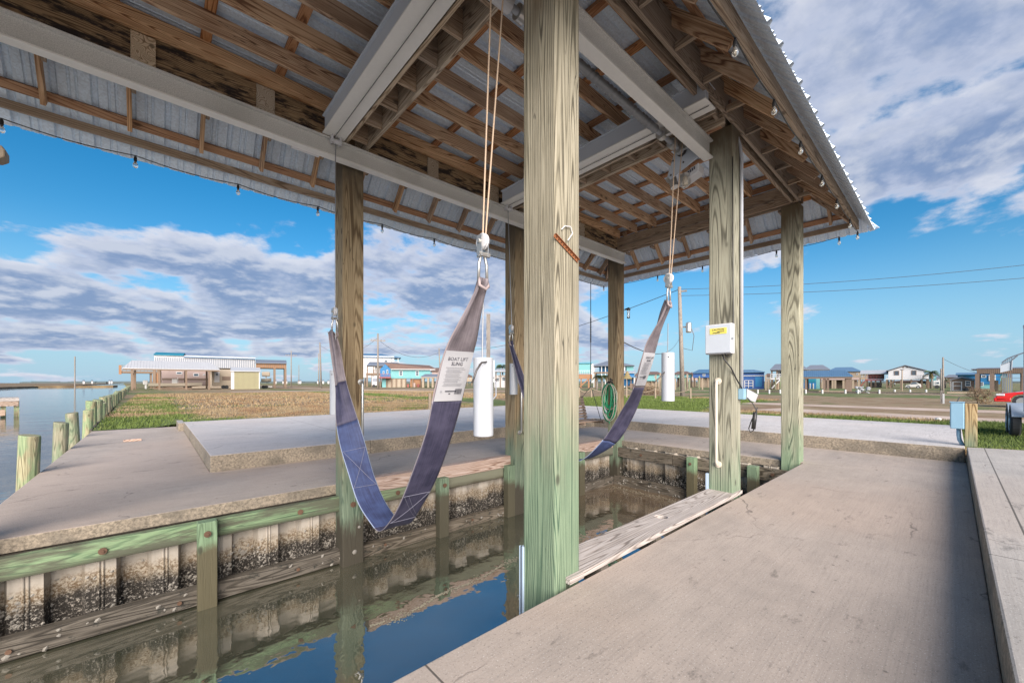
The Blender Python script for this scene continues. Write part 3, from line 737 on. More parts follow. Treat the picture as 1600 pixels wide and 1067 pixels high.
for nm in 'LRFN':
    sd_ = side(nm); O_, e, n, Lh = sd_; nn = Vector((-n.x * SL, -n.y * SL, 1)).normalized()
    s = M(); cols = []
    u = 0; pu = .29
    prof = [(0, 0), (.035, .0), (.048, .03), (.082, .03), (.095, 0), (.160, 0), (.168, .012), (.178, .012), (.186, 0), (.214, 0), (.222, .012), (.232, .012), (.240, 0)]
    us = []
    while u < Lh:
        for a, hh in prof:
            if u + a < Lh: us.append((u + a, hh))
        u += pu
    us.append((Lh, 0))
    rows = [[skp(sd_, a, 0, hh) for a, hh in us], [skp(sd_, a, min(DT + .01, max(0, a), max(0, Lh - a)), hh) for a, hh in us]]
    s.grid(rows); o = s.build('roof_panel', 'galvanised_metal', sh, True)
    cross = nm in 'FN'
    for d_, wd in ((.27, .09), (.60, .09), (.86, .09)):
        a = skp(sd_, d_ + .03, d_, -.021); b = skp(sd_, Lh - d_ - .03, d_, -.021)
        M().bar(a, b, wd, .036, nn).build('purlin', 'purlin_wood_cross' if cross else 'purlin_wood', sh, True)
    # fascia just inside the metal edge
    fh = .15 if nm == 'R' else .085
    a = skp(sd_, .20, .20); b = skp(sd_, Lh - .20, .20); a.z = b.z = EZ + .165 - fh / 2
    M().bar(a, b, .038, fh).build('fascia', 'fascia_wood_end' if cross else 'fascia_wood', sh, True, bevel=.004)
    u = .54
    i = 0
    while u < Lh - .3:
        if .2 < u < Lh - .2:
            dm = min(.90, u - .02, Lh - u - .02)
            if dm > .3:
                a = skp(sd_, u, .235, -.105); b = skp(sd_, u, dm, -.105)
                board(a, b, .038, .125, nn, 'rafter', 'joist_wood', sh)
                if dm > .8:
                    q = O_ + e * (u + .0385) + n * .60; q2 = O_ + e * (u + .0385) + n * .815
                    M().bar((q.x, q.y, 4.435), (q2.x, q2.y, 4.435), .036, .065).build('brace_block', 'fascia_wood_end' if not cross else 'fascia_wood', sh, True, bevel=.003)
        u += .62; i += 1
for cx, cy, ix, iy in ((DX0, DY0, 1, 1), (DX1, DY0, -1, 1), (DX0, DY1, 1, -1), (DX1, DY1, -1, -1)):
    board(Vector((cx + ix * .24, cy + iy * .24, EZ + SL * .24 - .10)), Vector((cx + ix * .93, cy + iy * .93, EZ + SL * .93 - .10)), .04, .15, Vector((0, 0, 1)), 'hip_rafter', 'joist_wood', sh)
    s = M().bar((cx, cy, EZ + .012), (cx + ix * DT, cy + iy * DT, EZ + SL * DT + .03), .18, .004); s.build('ridge_cap', 'galvanised_metal', sh, True)
# upper deck of the roof, ribs along x
s = M(); ys = []
y = DY0 + DT - .02
while y < DY1 - DT + .02:
    for a, hh in ((0, 0), (.035, 0), (.048, .035), (.082, .035), (.095, 0), (.165, 0), (.172, .01), (.182, 0), (.225, .01), (.235, 0)):
        if y + a < DY1 - DT + .02: ys.append((y + a, hh))
    y += .29
s.grid([[(DX0 + DT - .02, a, 4.93 + h_) for a, h_ in ys], [(DX1 - DT + .02, a, 4.93 + h_) for a, h_ in ys]]); s.build('roof_panel', 'galvanised_metal', sh, True)
s = M().box(DX0 + DT - .06, DX1 - DT + .06, DY0 + DT - .06, DY1 - DT + .06, 4.975, 5.0); s.build('roof_cap', 'galvanised_metal', sh, True)
# bolts on the left middle post
M().lathe((1.92, 5.198, -.22), [(.035, 0), (.035, -.012), (.014, -.013), (.014, -.028)], 12, 'Y').build('bolt', 'bolt_rust', sh, True)
M().lathe((4.9, 1.716, 4.55), [(.03, 0), (.03, -.012)], 10, 'Y').build('bolt', 'bolt_rust', sh, True)
s = M(); s.lathe((1.94, 5.198, -.84), [(.03, 0), (.012, -.012)], 9, 'Y'); s.lathe((2.0, 5.198, -.53), [(.02, 0), (.01, -.012)], 7, 'Y'); s.build('oyster_shells', 'oyster', sh, True)
# ================================================================== BOAT LIFT
lf = thing('boat_lift', 'overhead aluminium boat lift of long rails and two cross beams', 'boat lift', (3.4, 3.6, 4.1))
def ibeamx(x0, x1, yc, z0, z1, wf=.14, t=.018):
    return M().box(x0, x1, yc - wf / 2, yc + wf / 2, z0, z0 + t).box(x0, x1, yc - wf / 2, yc + wf / 2, z1 - t, z1).box(x0, x1, yc - .008, yc + .008, z0 + t, z1 - t)
def ibeamy(xc, y0, y1, z0, z1, wf=.14, t=.018, web=.008):
    return M().box(xc - wf / 2, xc + wf / 2, y0, y1, z0, z0 + t).box(xc - wf / 2, xc + wf / 2, y0, y1, z1 - t, z1).box(xc - web, xc + web, y0, y1, z0 + t, z1 - t)
for x1_, yc_ in ((8.0, 5.045), (5.04, 2.005)):
    rl = M().box(-1.2, x1_, yc_ - .055, yc_ + .055, 4.07, 4.088).build('rail', 'flange_white', lf, True, bevel=.002)
    M().box(-1.2, x1_, yc_ - .055, yc_ + .055, 4.272, 4.29).build('rail_top', 'painted_aluminium', rl, True, bevel=.002)
    M().box(-1.2, x1_, yc_ - .012, yc_ + .012, 4.088, 4.272).build('rail_web', 'painted_aluminium', rl, True)
    M().box(1.2, 1.5, 5.1, 5.2, 4.1, 4.26).build('mount', 'steel', lf, True) if yc_ > 3 else None
for xc in (1.61, 4.38):
    s = M().box(xc - .125, xc + .125, 1.72, 5.0, 4.30, 4.315).box(xc + .0, xc + .008, 1.73, 4.99, 4.292, 4.299)
    cb = s.build('cross_beam', 'flange_white', lf, True, bevel=.002)
    M().box(xc - .10, xc - .03, 1.73, 4.99, 4.316, 4.50).box(xc - .125, xc + .125, 1.72, 5.0, 4.50, 4.515).build('beam_web', 'box_grey', cb, True, bevel=.004)
    M().tube([(xc + .003, 1.74, 4.288), (xc + .003, 4.98, 4.288)], .004, 6).build('drive_cable', 'dark_steel', lf, True)
s = M()
for xc in (1.58, 4.35):
    for dx in (0, .09): s.box(xc + dx, xc + dx + .012, 4.93, 5.02, 4.22, 4.31)
    s.tube([(xc - .01, 4.98, 4.25), (xc + .12, 4.98, 4.25)], .03, 12)
s.build('sheave_bracket', 'box_white', lf, True)
# drive pipe, bearings, winder
s = M(); pts = []; rr = []
for i in range(96):
    pts.append((2.35 + i * .02, 2.27, 4.23)); rr.append(.038 + (.007 if (i % 3) else 0) + .004 * math.sin(i * 1.7))
s.tube(pts, rr, 14); s.build('cable_drum', 'cable_grey', lf, True, smooth=True)
s = M().tube([(1.86, 2.27, 4.23), (5.15, 2.27, 4.23)], .027, 14); s.build('drive_pipe', 'pvc_white', lf, True, smooth=True)
for x in (2.1, 4.35, 4.62, 4.78): M().tube([(x, 2.27, 4.23), (x + .07, 2.27, 4.23)], .058, 16).build('bearing', 'steel', lf, True, smooth=False)
M().tube([(1.80, 2.27, 4.23), (2.02, 2.27, 4.23)], .062, 16).build('bearing', 'box_white', lf, True)
M().box(4.38, 4.42, 2.16, 2.30, 4.20, 4.36).box(4.80, 4.84, 2.14, 2.3, 4.2, 4.36).build('hanger', 'steel', lf, True)
# winder plate (faces the camera along x): polygon in y-z
s = M().yprism([(2.06, 4.26), (2.14, 4.33), (2.34, 4.33), (2.46, 3.99), (2.42, 3.94), (2.02, 4.10), (2.02, 4.14)], 4.90, 4.912)
pw = s.build('winder_plate', 'box_grey', lf, True)
s = M().lathe((4.885, 2.27, 4.23), [(.06, -.002), (.06, .014), (.045, .014), (.045, .004)], 18, 'X')
for yy, z_ in ((2.38, 4.16), (2.25, 4.09), (2.13, 4.24), (2.06, 4.13), (2.41, 3.99)): s.lathe((4.893, yy, z_), [(.012, 0), (.012, .006)], 8, 'X')
s.build('hub_ring', 'dark_steel', pw, False) if False else s.build('hub_ring', 'dark_steel', lf, True)
M().quadbox([(4.93, 2.08, 3.93), (5.09, 2.08, 3.93), (5.09, 2.33, 3.84), (4.93, 2.33, 3.84), (4.93, 2.08, 4.03), (5.09, 2.08, 4.03), (5.09, 2.33, 3.94), (4.93, 2.33, 3.94)]).build('motor_box', 'box_white', lf, True, bevel=.008)
M().tube([(4.98, 2.44, 4.0), (4.98, 2.40, 3.86)], .05, 14).tube([(4.95, 2.46, 3.98), (5.04, 2.46, 3.98)], .045, 14).build('motor', 'steel', lf, True)
# printed plate lettering on the winder (tiny strokes)
s = M()
for i in range(7): s.box(4.924, 4.929, 2.12 + i * .024, 2.134 + i * .024, 3.985 - i * .009 - .02, 3.985 - i * .009 + .012)
s.build('lettering', 'ink', lf, True)
# lamp globe under the winder
gl = thing('jar_light', 'clear glass jar light hanging under the lift winder', 'light fixture', (4.92, 2.24, 3.93))
M().lathe((0, 0, -.02), [(.03, -.13), (.062, -.10), (.072, -.05), (.055, 0)], 18).build('glass_jar', 'bulb_glass', gl, smooth=True)
M().lathe((0, 0, -.02), [(.056, -.002), (.058, .03), (.02, .04)], 18).build('cap', 'steel', gl)
M().lathe((0, 0, -.02), [(.008, -.10), (.026, -.08), (.022, -.04), (.012, -.01)], 12).build('bulb', 'cream_paint', gl, smooth=True)
# cables
def cab(pts, r_=.006, mat='cable_tan', nm='cable', par=lf): return M().tube(pts, r_, 6).build(nm, mat, par, True)
cab([(1.69, 2.07, 4.23), (1.59, 2.05, 2.25)]); cab([(1.79, 2.05, 4.23), (1.61, 2.05, 2.25)])
cab([(4.42, 2.12, 4.22), (4.14, 2.06, 2.42)], .006); cab([(4.60, 2.12, 4.22), (4.17, 2.06, 2.42)], .006)
cab([(1.63, 4.98, 4.24), (1.65, 5.05, 2.22)], .006, 'cable_grey'); cab([(4.40, 4.98, 4.24), (4.55, 5.05, 2.25)], .006, 'cable_grey')
# ================================================================== SLINGS
def catm(P, n):
    out = []
    P = [P[0]] + P + [P[-1]]
    for i in range(1, len(P) - 2):
        a, b, c_, d_ = P[i - 1], P[i], P[i + 1], P[i + 2]
        for k in range(n):
            t = k / n; out.append(tuple(.5 * (2 * b[j] + (c_[j] - a[j]) * t + (2 * a[j] - 5 * b[j] + 4 * c_[j] - d_[j]) * t * t + (3 * b[j] - a[j] - 3 * c_[j] + d_[j]) * t ** 3) for j in range(len(b))))
    out.append(tuple(P[-2])); return out
def sling(label, keys, xc, texty, par_group='slings', txt=True):
    # keys: (y, z, x offset, half width, twist deg)
    pts = catm(keys, 12); ys_, zs = [p[0] for p in pts], [p[1] for p in pts]
    root = thing('sling', label, 'sling', (xc, keys[0][0], keys[0][1]), 0, par_group)
    L = [0]
    for i in range(1, len(pts)): L.append(L[-1] + math.hypot(ys_[i] - ys_[i - 1], zs[i] - zs[i - 1]))
    def frame(i):
        a = max(i - 1, 0); b = min(i + 1, len(pts) - 1); t = Vector((0, ys_[b] - ys_[a], zs[b] - zs[a])).normalized()
        tw = R(pts[i][4]); wv = Vector((1, 0, 0)); nv = t.cross(wv)
        return t, wv * math.cos(tw) + nv * math.sin(tw), nv * math.cos(tw) - wv * math.sin(tw)
    NA = 12
    def strip(i0, i1, off, nm, mat, wsc=1.0, fold=True):
        s = M(); s.uv = []; rows = []
        for i in range(i0, i1 + 1):
            t, wv, nv = frame(i); hw = pts[i][3] * wsc; c_ = Vector((xc + pts[i][2], ys_[i], zs[i])); row = []
            for k in range(NA + 1):
                u = k / NA; q = (u - .5) * 2
                cr = max(0, .125 - pts[i][3]) * .45 * math.cos(q * 4.2) + .004 * math.sin(q * 2 + i * .31)
                row.append(c_ + wv * hw * q + nv * (off + cr)); s.uv.append((u, L[i]))
            rows.append(row)
        s.grid(rows); o = s.build(nm, mat, root, True, smooth=True)
        so_ = o.modifiers.new('solid', 'SOLIDIFY'); so_.thickness = .005; so_.offset = 0
        return o
    return root, pts, L, frame, strip
def place_text(root, frame, pts, xc, i_at, lines, flipv=1, off=.006, side=-1):
    t, wv, nv = frame(i_at); c_ = Vector((xc + pts[i_at][2], pts[i_at][0], pts[i_at][1]))
    up = -t if t.z < 0 else t; rt_ = wv
    nrm = rt_.cross(up).normalized()      # points towards a viewer reading the text
    s = M()
    for txt_, size, dx, dy, bold in lines:
        v, f = text_mesh(txt_, size, bold); b = len(s.v)
        for p in v: s.v.append(tuple(c_ + rt_ * (p[0] + dx) + up * (p[1] + dy) + nrm * off))
        s.f += [tuple(b + q for q in fc) for fc in f]
    return s, c_, up, rt_, nrm
def patch(c_, up, rt_, nrm, x0, x1, y0, y1, off, s=None):
    s = s or M(); b = len(s.v)
    for x_, y_ in ((x0, y0), (x1, y0), (x1, y1), (x0, y1)): s.v.append(tuple(c_ + rt_ * x_ + up * y_ + nrm * off))
    s.f.append((b, b + 1, b + 2, b + 3)); return s
# --- first sling (front): left arm, bottom, right arm
K1 = [(5.10, 1.99, 0, .035, 0), (5.02, 1.86, 0, .05, 25), (4.80, 1.35, 0, .085, 62), (4.56, .90, .0, .12, 35), (4.25, .50, .0, .128, 4), (3.95, .20, 0, .128, 0), (3.62, .052, 0, .128, 0),
      (3.42, .035, 0, .128, 0), (3.22, .16, 0, .128, 0), (2.92, .50, 0, .128, 0), (2.64, .93, 0, .128, 0), (2.49, 1.27, 0, .128, 0), (2.37, 1.54, 0, .126, 0), (2.24, 1.74, -.01, .090, 0), (2.10, 1.97, -.02, .04, 0), (2.07, 2.04, -.02, .032, 0)]
root, pts, L, frame, strip = sling('navy lift sling with a white label, hanging nearest between the front and left posts', K1, 1.62, 0)
def idx(yv, zv): return min(range(len(pts)), key=lambda i: (pts[i][0] - yv) ** 2 + (pts[i][1] - zv) ** 2)
iA = idx(3.52, .04); iB = idx(2.50, 1.22); iC = idx(2.36, 1.55)
strip(idx(5.1, 1.99), idx(4.8, 1.35), 0, 'sleeve', 'strap_sleeve'); strip(idx(4.8, 1.35), idx(4.56, .9), 0, 'strap', 'strap_navy'); strip(idx(4.56, .9), iA, 0, 'strap', 'strap_blue'); strip(iA, iB, 0, 'strap', 'strap_navy'); strip(iB - 1, len(pts) - 1, .002, 'sleeve', 'strap_sleeve', 1.01)
def dress(root, pts, frame, xc, i1, i0, mid, nm=''):
    # label as a curved patch offset towards the viewer
    s = M(); s.uv = None; rows = []
    for i in range(i0, i1 + 1):
        t, wv, nv = frame(i); c_ = Vector((xc + pts[i][2], pts[i][0], pts[i][1])); up = t if t.z > 0 else -t; nr = wv.cross(up).normalized()
        rows.append([c_ + wv * pts[i][3] * q + nr * .0085 for q in (-.95, -.5, 0, .5, .95)])
    s.grid(rows); s.build('label_patch', 'label_vinyl', root, True)
    s, c_, up, rt_, nr = place_text(root, frame, pts, xc, mid, [('BOAT LIFT', .036, 0, .118, True), ('SLING', .036, 0, .082, True)], off=.0125)
    for (x0, x1, y_) in ((-.07, .07, -.135), (-.035, .0, -.155),): patch(c_, up, rt_, nr, x0 + .02, x1 - .02 if x1 > x0 + .05 else x1, y_, y_ + .008, .0125, s)
    random.seed(3); xx = .035
    while xx < .095:
        w_ = random.uniform(.0015, .004); patch(c_, up, rt_, nr, xx, xx + w_, -.155, -.112, .0125, s); xx += w_ + random.uniform(.0015, .003)
    s.build('lettering', 'ink', root, True)
    s = M(); yy = .052; k = 0
    while yy > -.095:
        h_ = .0035 if k % 4 else .0045; x0 = -.085 + (.01 if k % 3 else 0); x1 = .085 - random.uniform(0, .05)
        patch(c_, up, rt_, nr, x0, x1, yy, yy + h_, .0125, s); yy -= .0085 if k % 4 else .012; k += 1
    patch(c_, up, rt_, nr, -.09, -.075, -.14, -.125, .0125, s)
    s.build('small_print', 'ink_grey', root, True)
im = (iB + iC) // 2 + 1
dress(root, pts, frame, 1.62, iC + 1, iB, im)
def stitch(root, pts, frame, xc, segs, nm='stitching', mat='stitch', off=.008):
    s = M()
    for (ia, ua), (ib, ub) in segs:
        n_ = 10; row = []
        for k in range(n_ + 1):
            fi = ia + (ib - ia) * k / n_; i = int(round(fi)); t, wv, nv = frame(i); c_ = Vector((xc + pts[i][2], pts[i][0], pts[i][1]))
            if i < len(pts) - 1 and fi > i:
                c2 = Vector((xc + pts[i + 1][2], pts[i + 1][0], pts[i + 1][1])); c_ = c_.lerp(c2, fi - i)
            elif i > 0 and fi < i:
                c2 = Vector((xc + pts[i - 1][2], pts[i - 1][0], pts[i - 1][1])); c_ = c_.lerp(c2, i - fi)
            up = t if t.z > 0 else -t
            toc = (Vector((0, 0, CAMH)) - c_); nr = nv if nv.dot(toc) > 0 else -nv
            u = ua + (ub - ua) * k / n_; row.append(c_ + wv * pts[i][3] * u + nr * off)
        s.tube(row, .0017, 4)
    s.build(nm, mat, root, True)
i1 = idx(3.22, .16); i2 = idx(2.98, .42)
stitch(root, pts, frame, 1.62, [((i1, -.95), (i1, .95)), ((i2, -.95), (i2, .95)), ((i1, -.9), (i2, .9)), ((i1, .9), (i2, -.9)), ((i1 + 1, .95), (i2, -.6))])
i1 = idx(4.05, .29); i2 = idx(4.38, .63)
stitch(root, pts, frame, 1.62, [((i1, -.95), (i1, .95)), ((i2, -.95), (i2, .95)), ((i1, .9), (i2, -.9)), ((i1, -.9), (i2, .9))])
# shackle / hook / pulley at each end
def hardware(root, x, y, z, flip=1, sc=1.0):
    s = M(); s.tube([(x - .035 * sc, y, z - .02), (x - .032 * sc, y, z + .09 * sc), (x - .012 * sc, y, z + .16 * sc), (x + .012 * sc, y, z + .16 * sc), (x + .032 * sc, y, z + .09 * sc), (x + .035 * sc, y, z - .02)], .010 * sc, 8)
    s.build('shackle', 'steel', root, True, smooth=True)
    s = M().lathe((x - .018, y, z + .24 * sc), [(.05 * sc, 0), (.055 * sc, .008), (.045 * sc, .016), (.055 * sc, .024), (.05 * sc, .034)], 16, 'X'); s.build('pulley', 'box_white', root, True, smooth=False)
    s = M().box(x - .03, x - .022, y - .025, y + .025, z + .14 * sc, z + .28 * sc).box(x + .022, x + .03, y - .025, y + .025, z + .14 * sc, z + .28 * sc)
    s.tube([(x - .04, y, z + .24 * sc), (x + .04, y, z + .24 * sc)], .013, 10).tube([(x - .045, y - .01, z + .155 * sc), (x + .045, y - .01, z + .155 * sc)], .016, 8)
    s.build('pulley_cheek', 'steel', root, True)
    M().tube([(x - .03, y, z), (x - .036, y - .012, z - .05), (x, y - .03, z - .075), (x + .036, y - .012, z - .05), (x + .03, y, z)], .011, 8).build('strap_loop', 'strap_sleeve', root, True, smooth=True)
hardware(root, 1.60, 2.06, 2.03); hardware(root, 1.65, 5.07, 1.98)
K2 = [(5.07, 2.06, .20, .035, 0), (4.95, 1.75, .19, .045, 40), (4.6, 1.1, .15, .075, 30), (4.2, .52, .12, .128, 0), (3.85, .28, .1, .128, 0), (3.55, .255, .1, .128, 0), (3.3, .36, .12, .128, 0), (3.02, .62, .15, .105, -30),
      (2.80, .94, .14, .10, -30), (2.60, 1.26, .08, .125, 0), (2.42, 1.62, -.02, .135, 0), (2.34, 1.80, -.06, .115, 0), (2.18, 2.06, -.15, .06, 0), (2.08, 2.24, -.195, .034, 0)]
root, pts, L, frame, strip = sling('twisted navy lift sling with a label, hanging between the coiled hose and the box post', K2, 4.35, 0)
iA = idx(3.06, .58); iB = idx(2.60, 1.30); iC = idx(2.40, 1.70)
strip(0, idx(3.85, .28), 0, 'strap', 'strap_navy'); strip(idx(3.85, .28), iA, 0, 'strap', 'strap_blue'); strip(iA, iB, 0, 'strap', 'strap_navy'); strip(iB - 1, len(pts) - 1, .002, 'sleeve', 'strap_sleeve', 1.01)
dress(root, pts, frame, 4.35, iC + 1, iB + 1, (iB + iC) // 2 + 1)
hardware(root, 4.155, 2.07, 2.24); hardware(root, 4.55, 5.07, 2.05)
# white weights on the cables
def weight(lab, x, y, zt, tail=None, ln=.53, cables=1):
    r0 = thing('cable_weight', lab, 'weight', (x, y, zt - ln), 0, 'white pipe weights on the lift cables')
    M().lathe((0, 0, 0), [(.066, 0), (.068, .006), (.068, ln - .006), (.064, ln)], 28).build('pipe', 'pvc_white', r0, smooth=False)
    if hasattr(M, 'x'): pass
    M().tube([(-.01, 0, ln - .01), (0, 0, ln + (2.0 - zt if zt < 2 else .2))], .005, 6).build('cable', 'cable_grey', r0)
    if tail: M().tube(tail, .007, 6).build('cable_tail', 'dark_steel', r0, smooth=True)
    M().lathe((-.055, -.035, ln - .05), [(.008, -.005), (.008, .005)], 8, 'Y').build('hole_plug', 'black_plastic', r0)
weight('white pipe weight hanging nearest the middle, beside the front sling label', 1.675, 2.15, 1.52, [(-.02, -.06, .50), (-.10, -.11, .49), (-.155, -.13, .44), (-.19, -.13, .36)])
weight('white pipe weight hanging left of the left middle post', 1.65, 5.03, 1.50)
weight('white pipe weight hanging just left of the front post', 4.59, 5.05, 1.68, [(.04, -.03, .5), (.12, -.05, .42), (.17, -.05, .30)])
weight('white pipe weight hanging left of the post with the grey box', 4.20, 2.10, 1.68, [(-.05, 0, .33), (-.12, .03, .26), (-.2, .06, .2)])
# ================================================================== POST FITTINGS
def grab(lab, x, y, z0, z1, axis, mat='cream_paint'):
    r0 = thing('grab_bar', lab, 'grab bar', (x, y, z0), 0, 'grab bars on the shelter posts'); h_ = z1 - z0
    dx, dy = ((-.06, 0) if axis == 'x' else (0, -.06))
    M().tube([(0, 0, h_), (dx * .8, dy * .8, h_ + .0), (dx, dy, h_ - .035), (dx, dy, .035), (dx * .8, dy * .8, 0), (0, 0, 0)], .016, 10).build('bar', mat, r0, smooth=True)
    for z in (0, h_):
        s = M(); s.lathe((0, 0, z), [(.04, 0), (.04, -.008), (.02, -.012)], 14, 'X' if axis == 'x' else 'Y'); s.build('flange', mat, r0)
grab('cream grab bar on the post below the grey electrical box', 5.06, 1.90, .37, 1.37, 'x')
grab('cream grab bar on the right side of the left middle post', 2.02, 5.20, .46, 1.36, 'y', 'steel')
grab('metal grab bar on the post hidden behind the front post', 4.86, 5.20, .46, 1.36, 'y', 'steel')
eb = thing('electrical_box', 'grey electrical box with a yellow sticker on the post', 'electrical box', (5.06, 1.87, 1.69))
M().box(-.09, 0, -.155, .145, 0, .355).build('case', 'box_white', eb, bevel=.01)
M().box(-.108, -.092, -.150, .140, .01, .345).build('cover', 'box_grey', eb, bevel=.008)
st = M().box(-.1115, -.1085, -.105, .085, .235, .305).build('sticker', 'sticker_yellow', eb)
v, f = text_mesh('CAUTION', .03, True); s = M()
for p in v: s.v.append((-.1135, -p[0] - .01, p[1] + .285))
s.f = [tuple(q) for q in f]
for yy, zz_ in ((-.03, .262), (.02, .25)): s.box(-.1135, -.1118, yy - .05, yy + .03, zz_ - .004, zz_ + .004)
s.build('lettering', 'ink', eb)
M().box(-.10, -.07, -.165, -.155, .16, .19).build('latch', 'steel', eb, bevel=.003)
o = M().tube([(5.0, 1.84, 1.70), (4.985, 1.80, 1.62), (5.02, 1.74, 1.52), (5.10, 1.715, 1.40), (5.22, 1.70, 1.30), (5.27, 1.69, 1.25)], .008, 8).tube([(4.99, 1.80, 1.69), (4.98, 1.77, 1.655), (5.0, 1.735, 1.66), (5.04, 1.728, 1.75), (5.045, 1.728, 2.1), (5.045, 1.73, 2.6), (5.05, 1.735, 4.0)], .006, 8).build('power_cable', 'black_plastic', smooth=True)
tag(o, 'thin black cable looping from the grey electrical box down to the outlet', 'cable')
o = M().tube([(5.28, 1.715, 1.25), (5.28, 1.715, 4.05), (5.28, 1.73, 4.2), (5.27, 1.76, 4.33), (5.25, 1.80, 4.41)], .02, 10).build('conduit', 'pvc_white', smooth=True)
tag(o, 'pale conduit pipe running up the right side of the box post', 'conduit')
ol = thing('outlet', 'blue outlet box with a lifted clear white cover below the conduit', 'outlet', (5.28, 1.74, 1.15))
M().box(-.05, .03, -.07, 0, 0, .13).build('box', 'box_blue', ol, bevel=.008)
M().quadbox([(.03, -.075, .0), (.035, -.16, -.03), (.045, -.16, -.03), (.045, -.07, .0), (.03, -.075, .13), (.035, -.19, .06), (.045, -.19, .06), (.045, -.07, .13)]).build('cover', 'box_white', ol)
o = M().tube([(5.30, 1.66, 1.17), (5.31, 1.60, 1.10), (5.32, 1.565, 1.02), (5.32, 1.58, .90), (5.32, 1.60, .78), (5.32, 1.635, .76), (5.32, 1.65, .80), (5.32, 1.62, .90), (5.32, 1.58, .99), (5.32, 1.555, 1.06)], .006, 8).tube([(5.32, 1.58, 1.0), (5.32, 1.60, .80)], .024, 8).build('cord_connector', 'black_plastic', smooth=True)
tag(o, 'black cord end dangling in a loop from the outlet', 'cord')
o = M().box(1.94, 1.985, 2.034, 2.062, -1.3, .19).box(1.94, 1.95, 2.05, 2.075, -1.3, .19).build('pvc_channel', 'pvc_blue'); tag(o, 'pale blue plastic channel strip behind the foot of the front post', 'plastic channel', 'plastic channels on the posts')
o = M().box(5.04, 5.09, 2.014, 2.04, -1.3, .24).build('pvc_channel', 'pvc_blue'); tag(o, 'pale blue plastic channel strip at the foot of the box post', 'plastic channel', 'plastic channels on the posts')
# rusty slotted angle on the front post
s = M(); a = Vector((1.93, 1.733, 2.305)); b = Vector((2.175, 1.733, 2.185)); dd = (b - a).normalized(); upv = Vector((0, 0, 1)) - dd * dd.z; upv.normalize()
n_ = 10
for i in range(n_):
    p = a.lerp(b, i / n_); q = a.lerp(b, (i + .5) / n_); q2 = a.lerp(b, (i + 1) / n_)
    s.bar(p, q, .004, .022); s.bar(q + upv * .008, q2 + upv * .008, .004, .006); s.bar(q - upv * .008, q2 - upv * .008, .004, .006)
s.bar(a + upv * .012 - Vector((0, .007, 0)), b + upv * .012 - Vector((0, .007, 0)), .014, .003)
o = s.build('slotted_angle', 'rust'); tag(o, 'rusty slotted angle iron bolted to the front post', 'metal bracket')
o = M().tube([(2.0, 1.732, 2.36), (2.03, 1.728, 2.39), (2.09, 1.728, 2.40), (2.11, 1.728, 2.36), (2.06, 1.728, 2.30)], .004, 6).build('string_loop', 'yarn_white'); tag(o, 'pale loop of string stuck on the front post above the rusty angle', 'string')
# hose on the far left post
hz = thing('hose_hanger', 'black metal hose hanger on the post behind the twisted sling', 'hose hanger', (7.98, 5.33, 1.30))
M().tube([(0, .0, .0), (-.10, 0, .0), (-.16, 0, .06)], .014, 6).tube([(-.12, -.09, .02), (-.13, -.04, .07), (-.13, .05, .07), (-.12, .10, .02)], .016, 6).tube([(0, 0, .1), (-.06, .03, .15), (-.1, 0, .1), (-.06, -.04, .06)], .01, 6).build('bracket', 'black_plastic', hz)
hs = thing('garden_hose', 'green garden hose coiled and hung on the far post', 'hose', (7.86, 5.33, 1.32))
random.seed(8)
s = M(); pts_ = []
for i in range(420):
    a = i / 420 * 2 * math.pi * 12; k = i / 420; ry = .13 + .05 * math.sin(k * 31); rz_ = .34 + .09 * math.sin(k * 17 + 1)
    pts_.append((-.03 - .05 * math.sin(k * 13), ry * math.sin(a) + .02 * math.sin(k * 21), -rz_ + rz_ * math.cos(a)))
s.tube(pts_, .0145, 7); s.tube([(-.03, .02, 0), (-.04, .05, -.5), (-.03, .02, -.82), (-.05, -.03, -.9)], .0115, 7); s.build('coil', 'hose_green', hs, smooth=True)
s = M(); pts_ = []
for i in range(120):
    a = i / 120 * 2 * math.pi * 3; k = i / 120; ry = .17 + .03 * math.sin(k * 9); rz_ = .36 + .08 * math.sin(k * 5)
    pts_.append((-.09 - .02 * math.sin(k * 13), ry * math.sin(a) - .05, -rz_ + rz_ * math.cos(a)))
s.tube(pts_, .010, 7); s.build('coil', 'hose_grey', hs, smooth=True, label='thinner pale grey hose over the green one')
ln = thing('wall_lantern', 'small grey lantern on the far left post', 'lantern', (8.25, 5.2, 2.86))
M().lathe((.02, -.10, 0), [(.035, 0), (.035, .02), (.03, .025)], 12).lathe((.02, -.10, .20), [(.045, -.01), (.05, .01), (.02, .05)], 12).tube([(.02, 0, .22), (.02, -.10, .24)], .012, 6).build('frame', 'dark_steel', ln)
for i in range(4): a = i * math.pi / 2; M().tube([(.02 + .034 * math.cos(a), -.10 + .034 * math.sin(a), .02), (.02 + .034 * math.cos(a), -.10 + .034 * math.sin(a), .2)], .004, 5).build('cage_bar', 'dark_steel', ln)
M().lathe((.02, -.10, .03), [(.028, 0), (.028, .16)], 12).build('glass', 'bulb_glass', ln)
fl = thing('floodlight', 'tan outdoor floodlight at the left edge below the roof', 'floodlight', (-1.0, 5.33, 3.16))
M().xprism([(-.1, .05), (.05, .025), (.09, .06), (.09, .12), (.07, .15), (-.1, .15)], -.07, .07).build('housing', 'wall_tan', fl, bevel=.01)
M().box(-.2, -.1, -.03, .03, .06, .12).build('arm', 'dark_steel', fl)
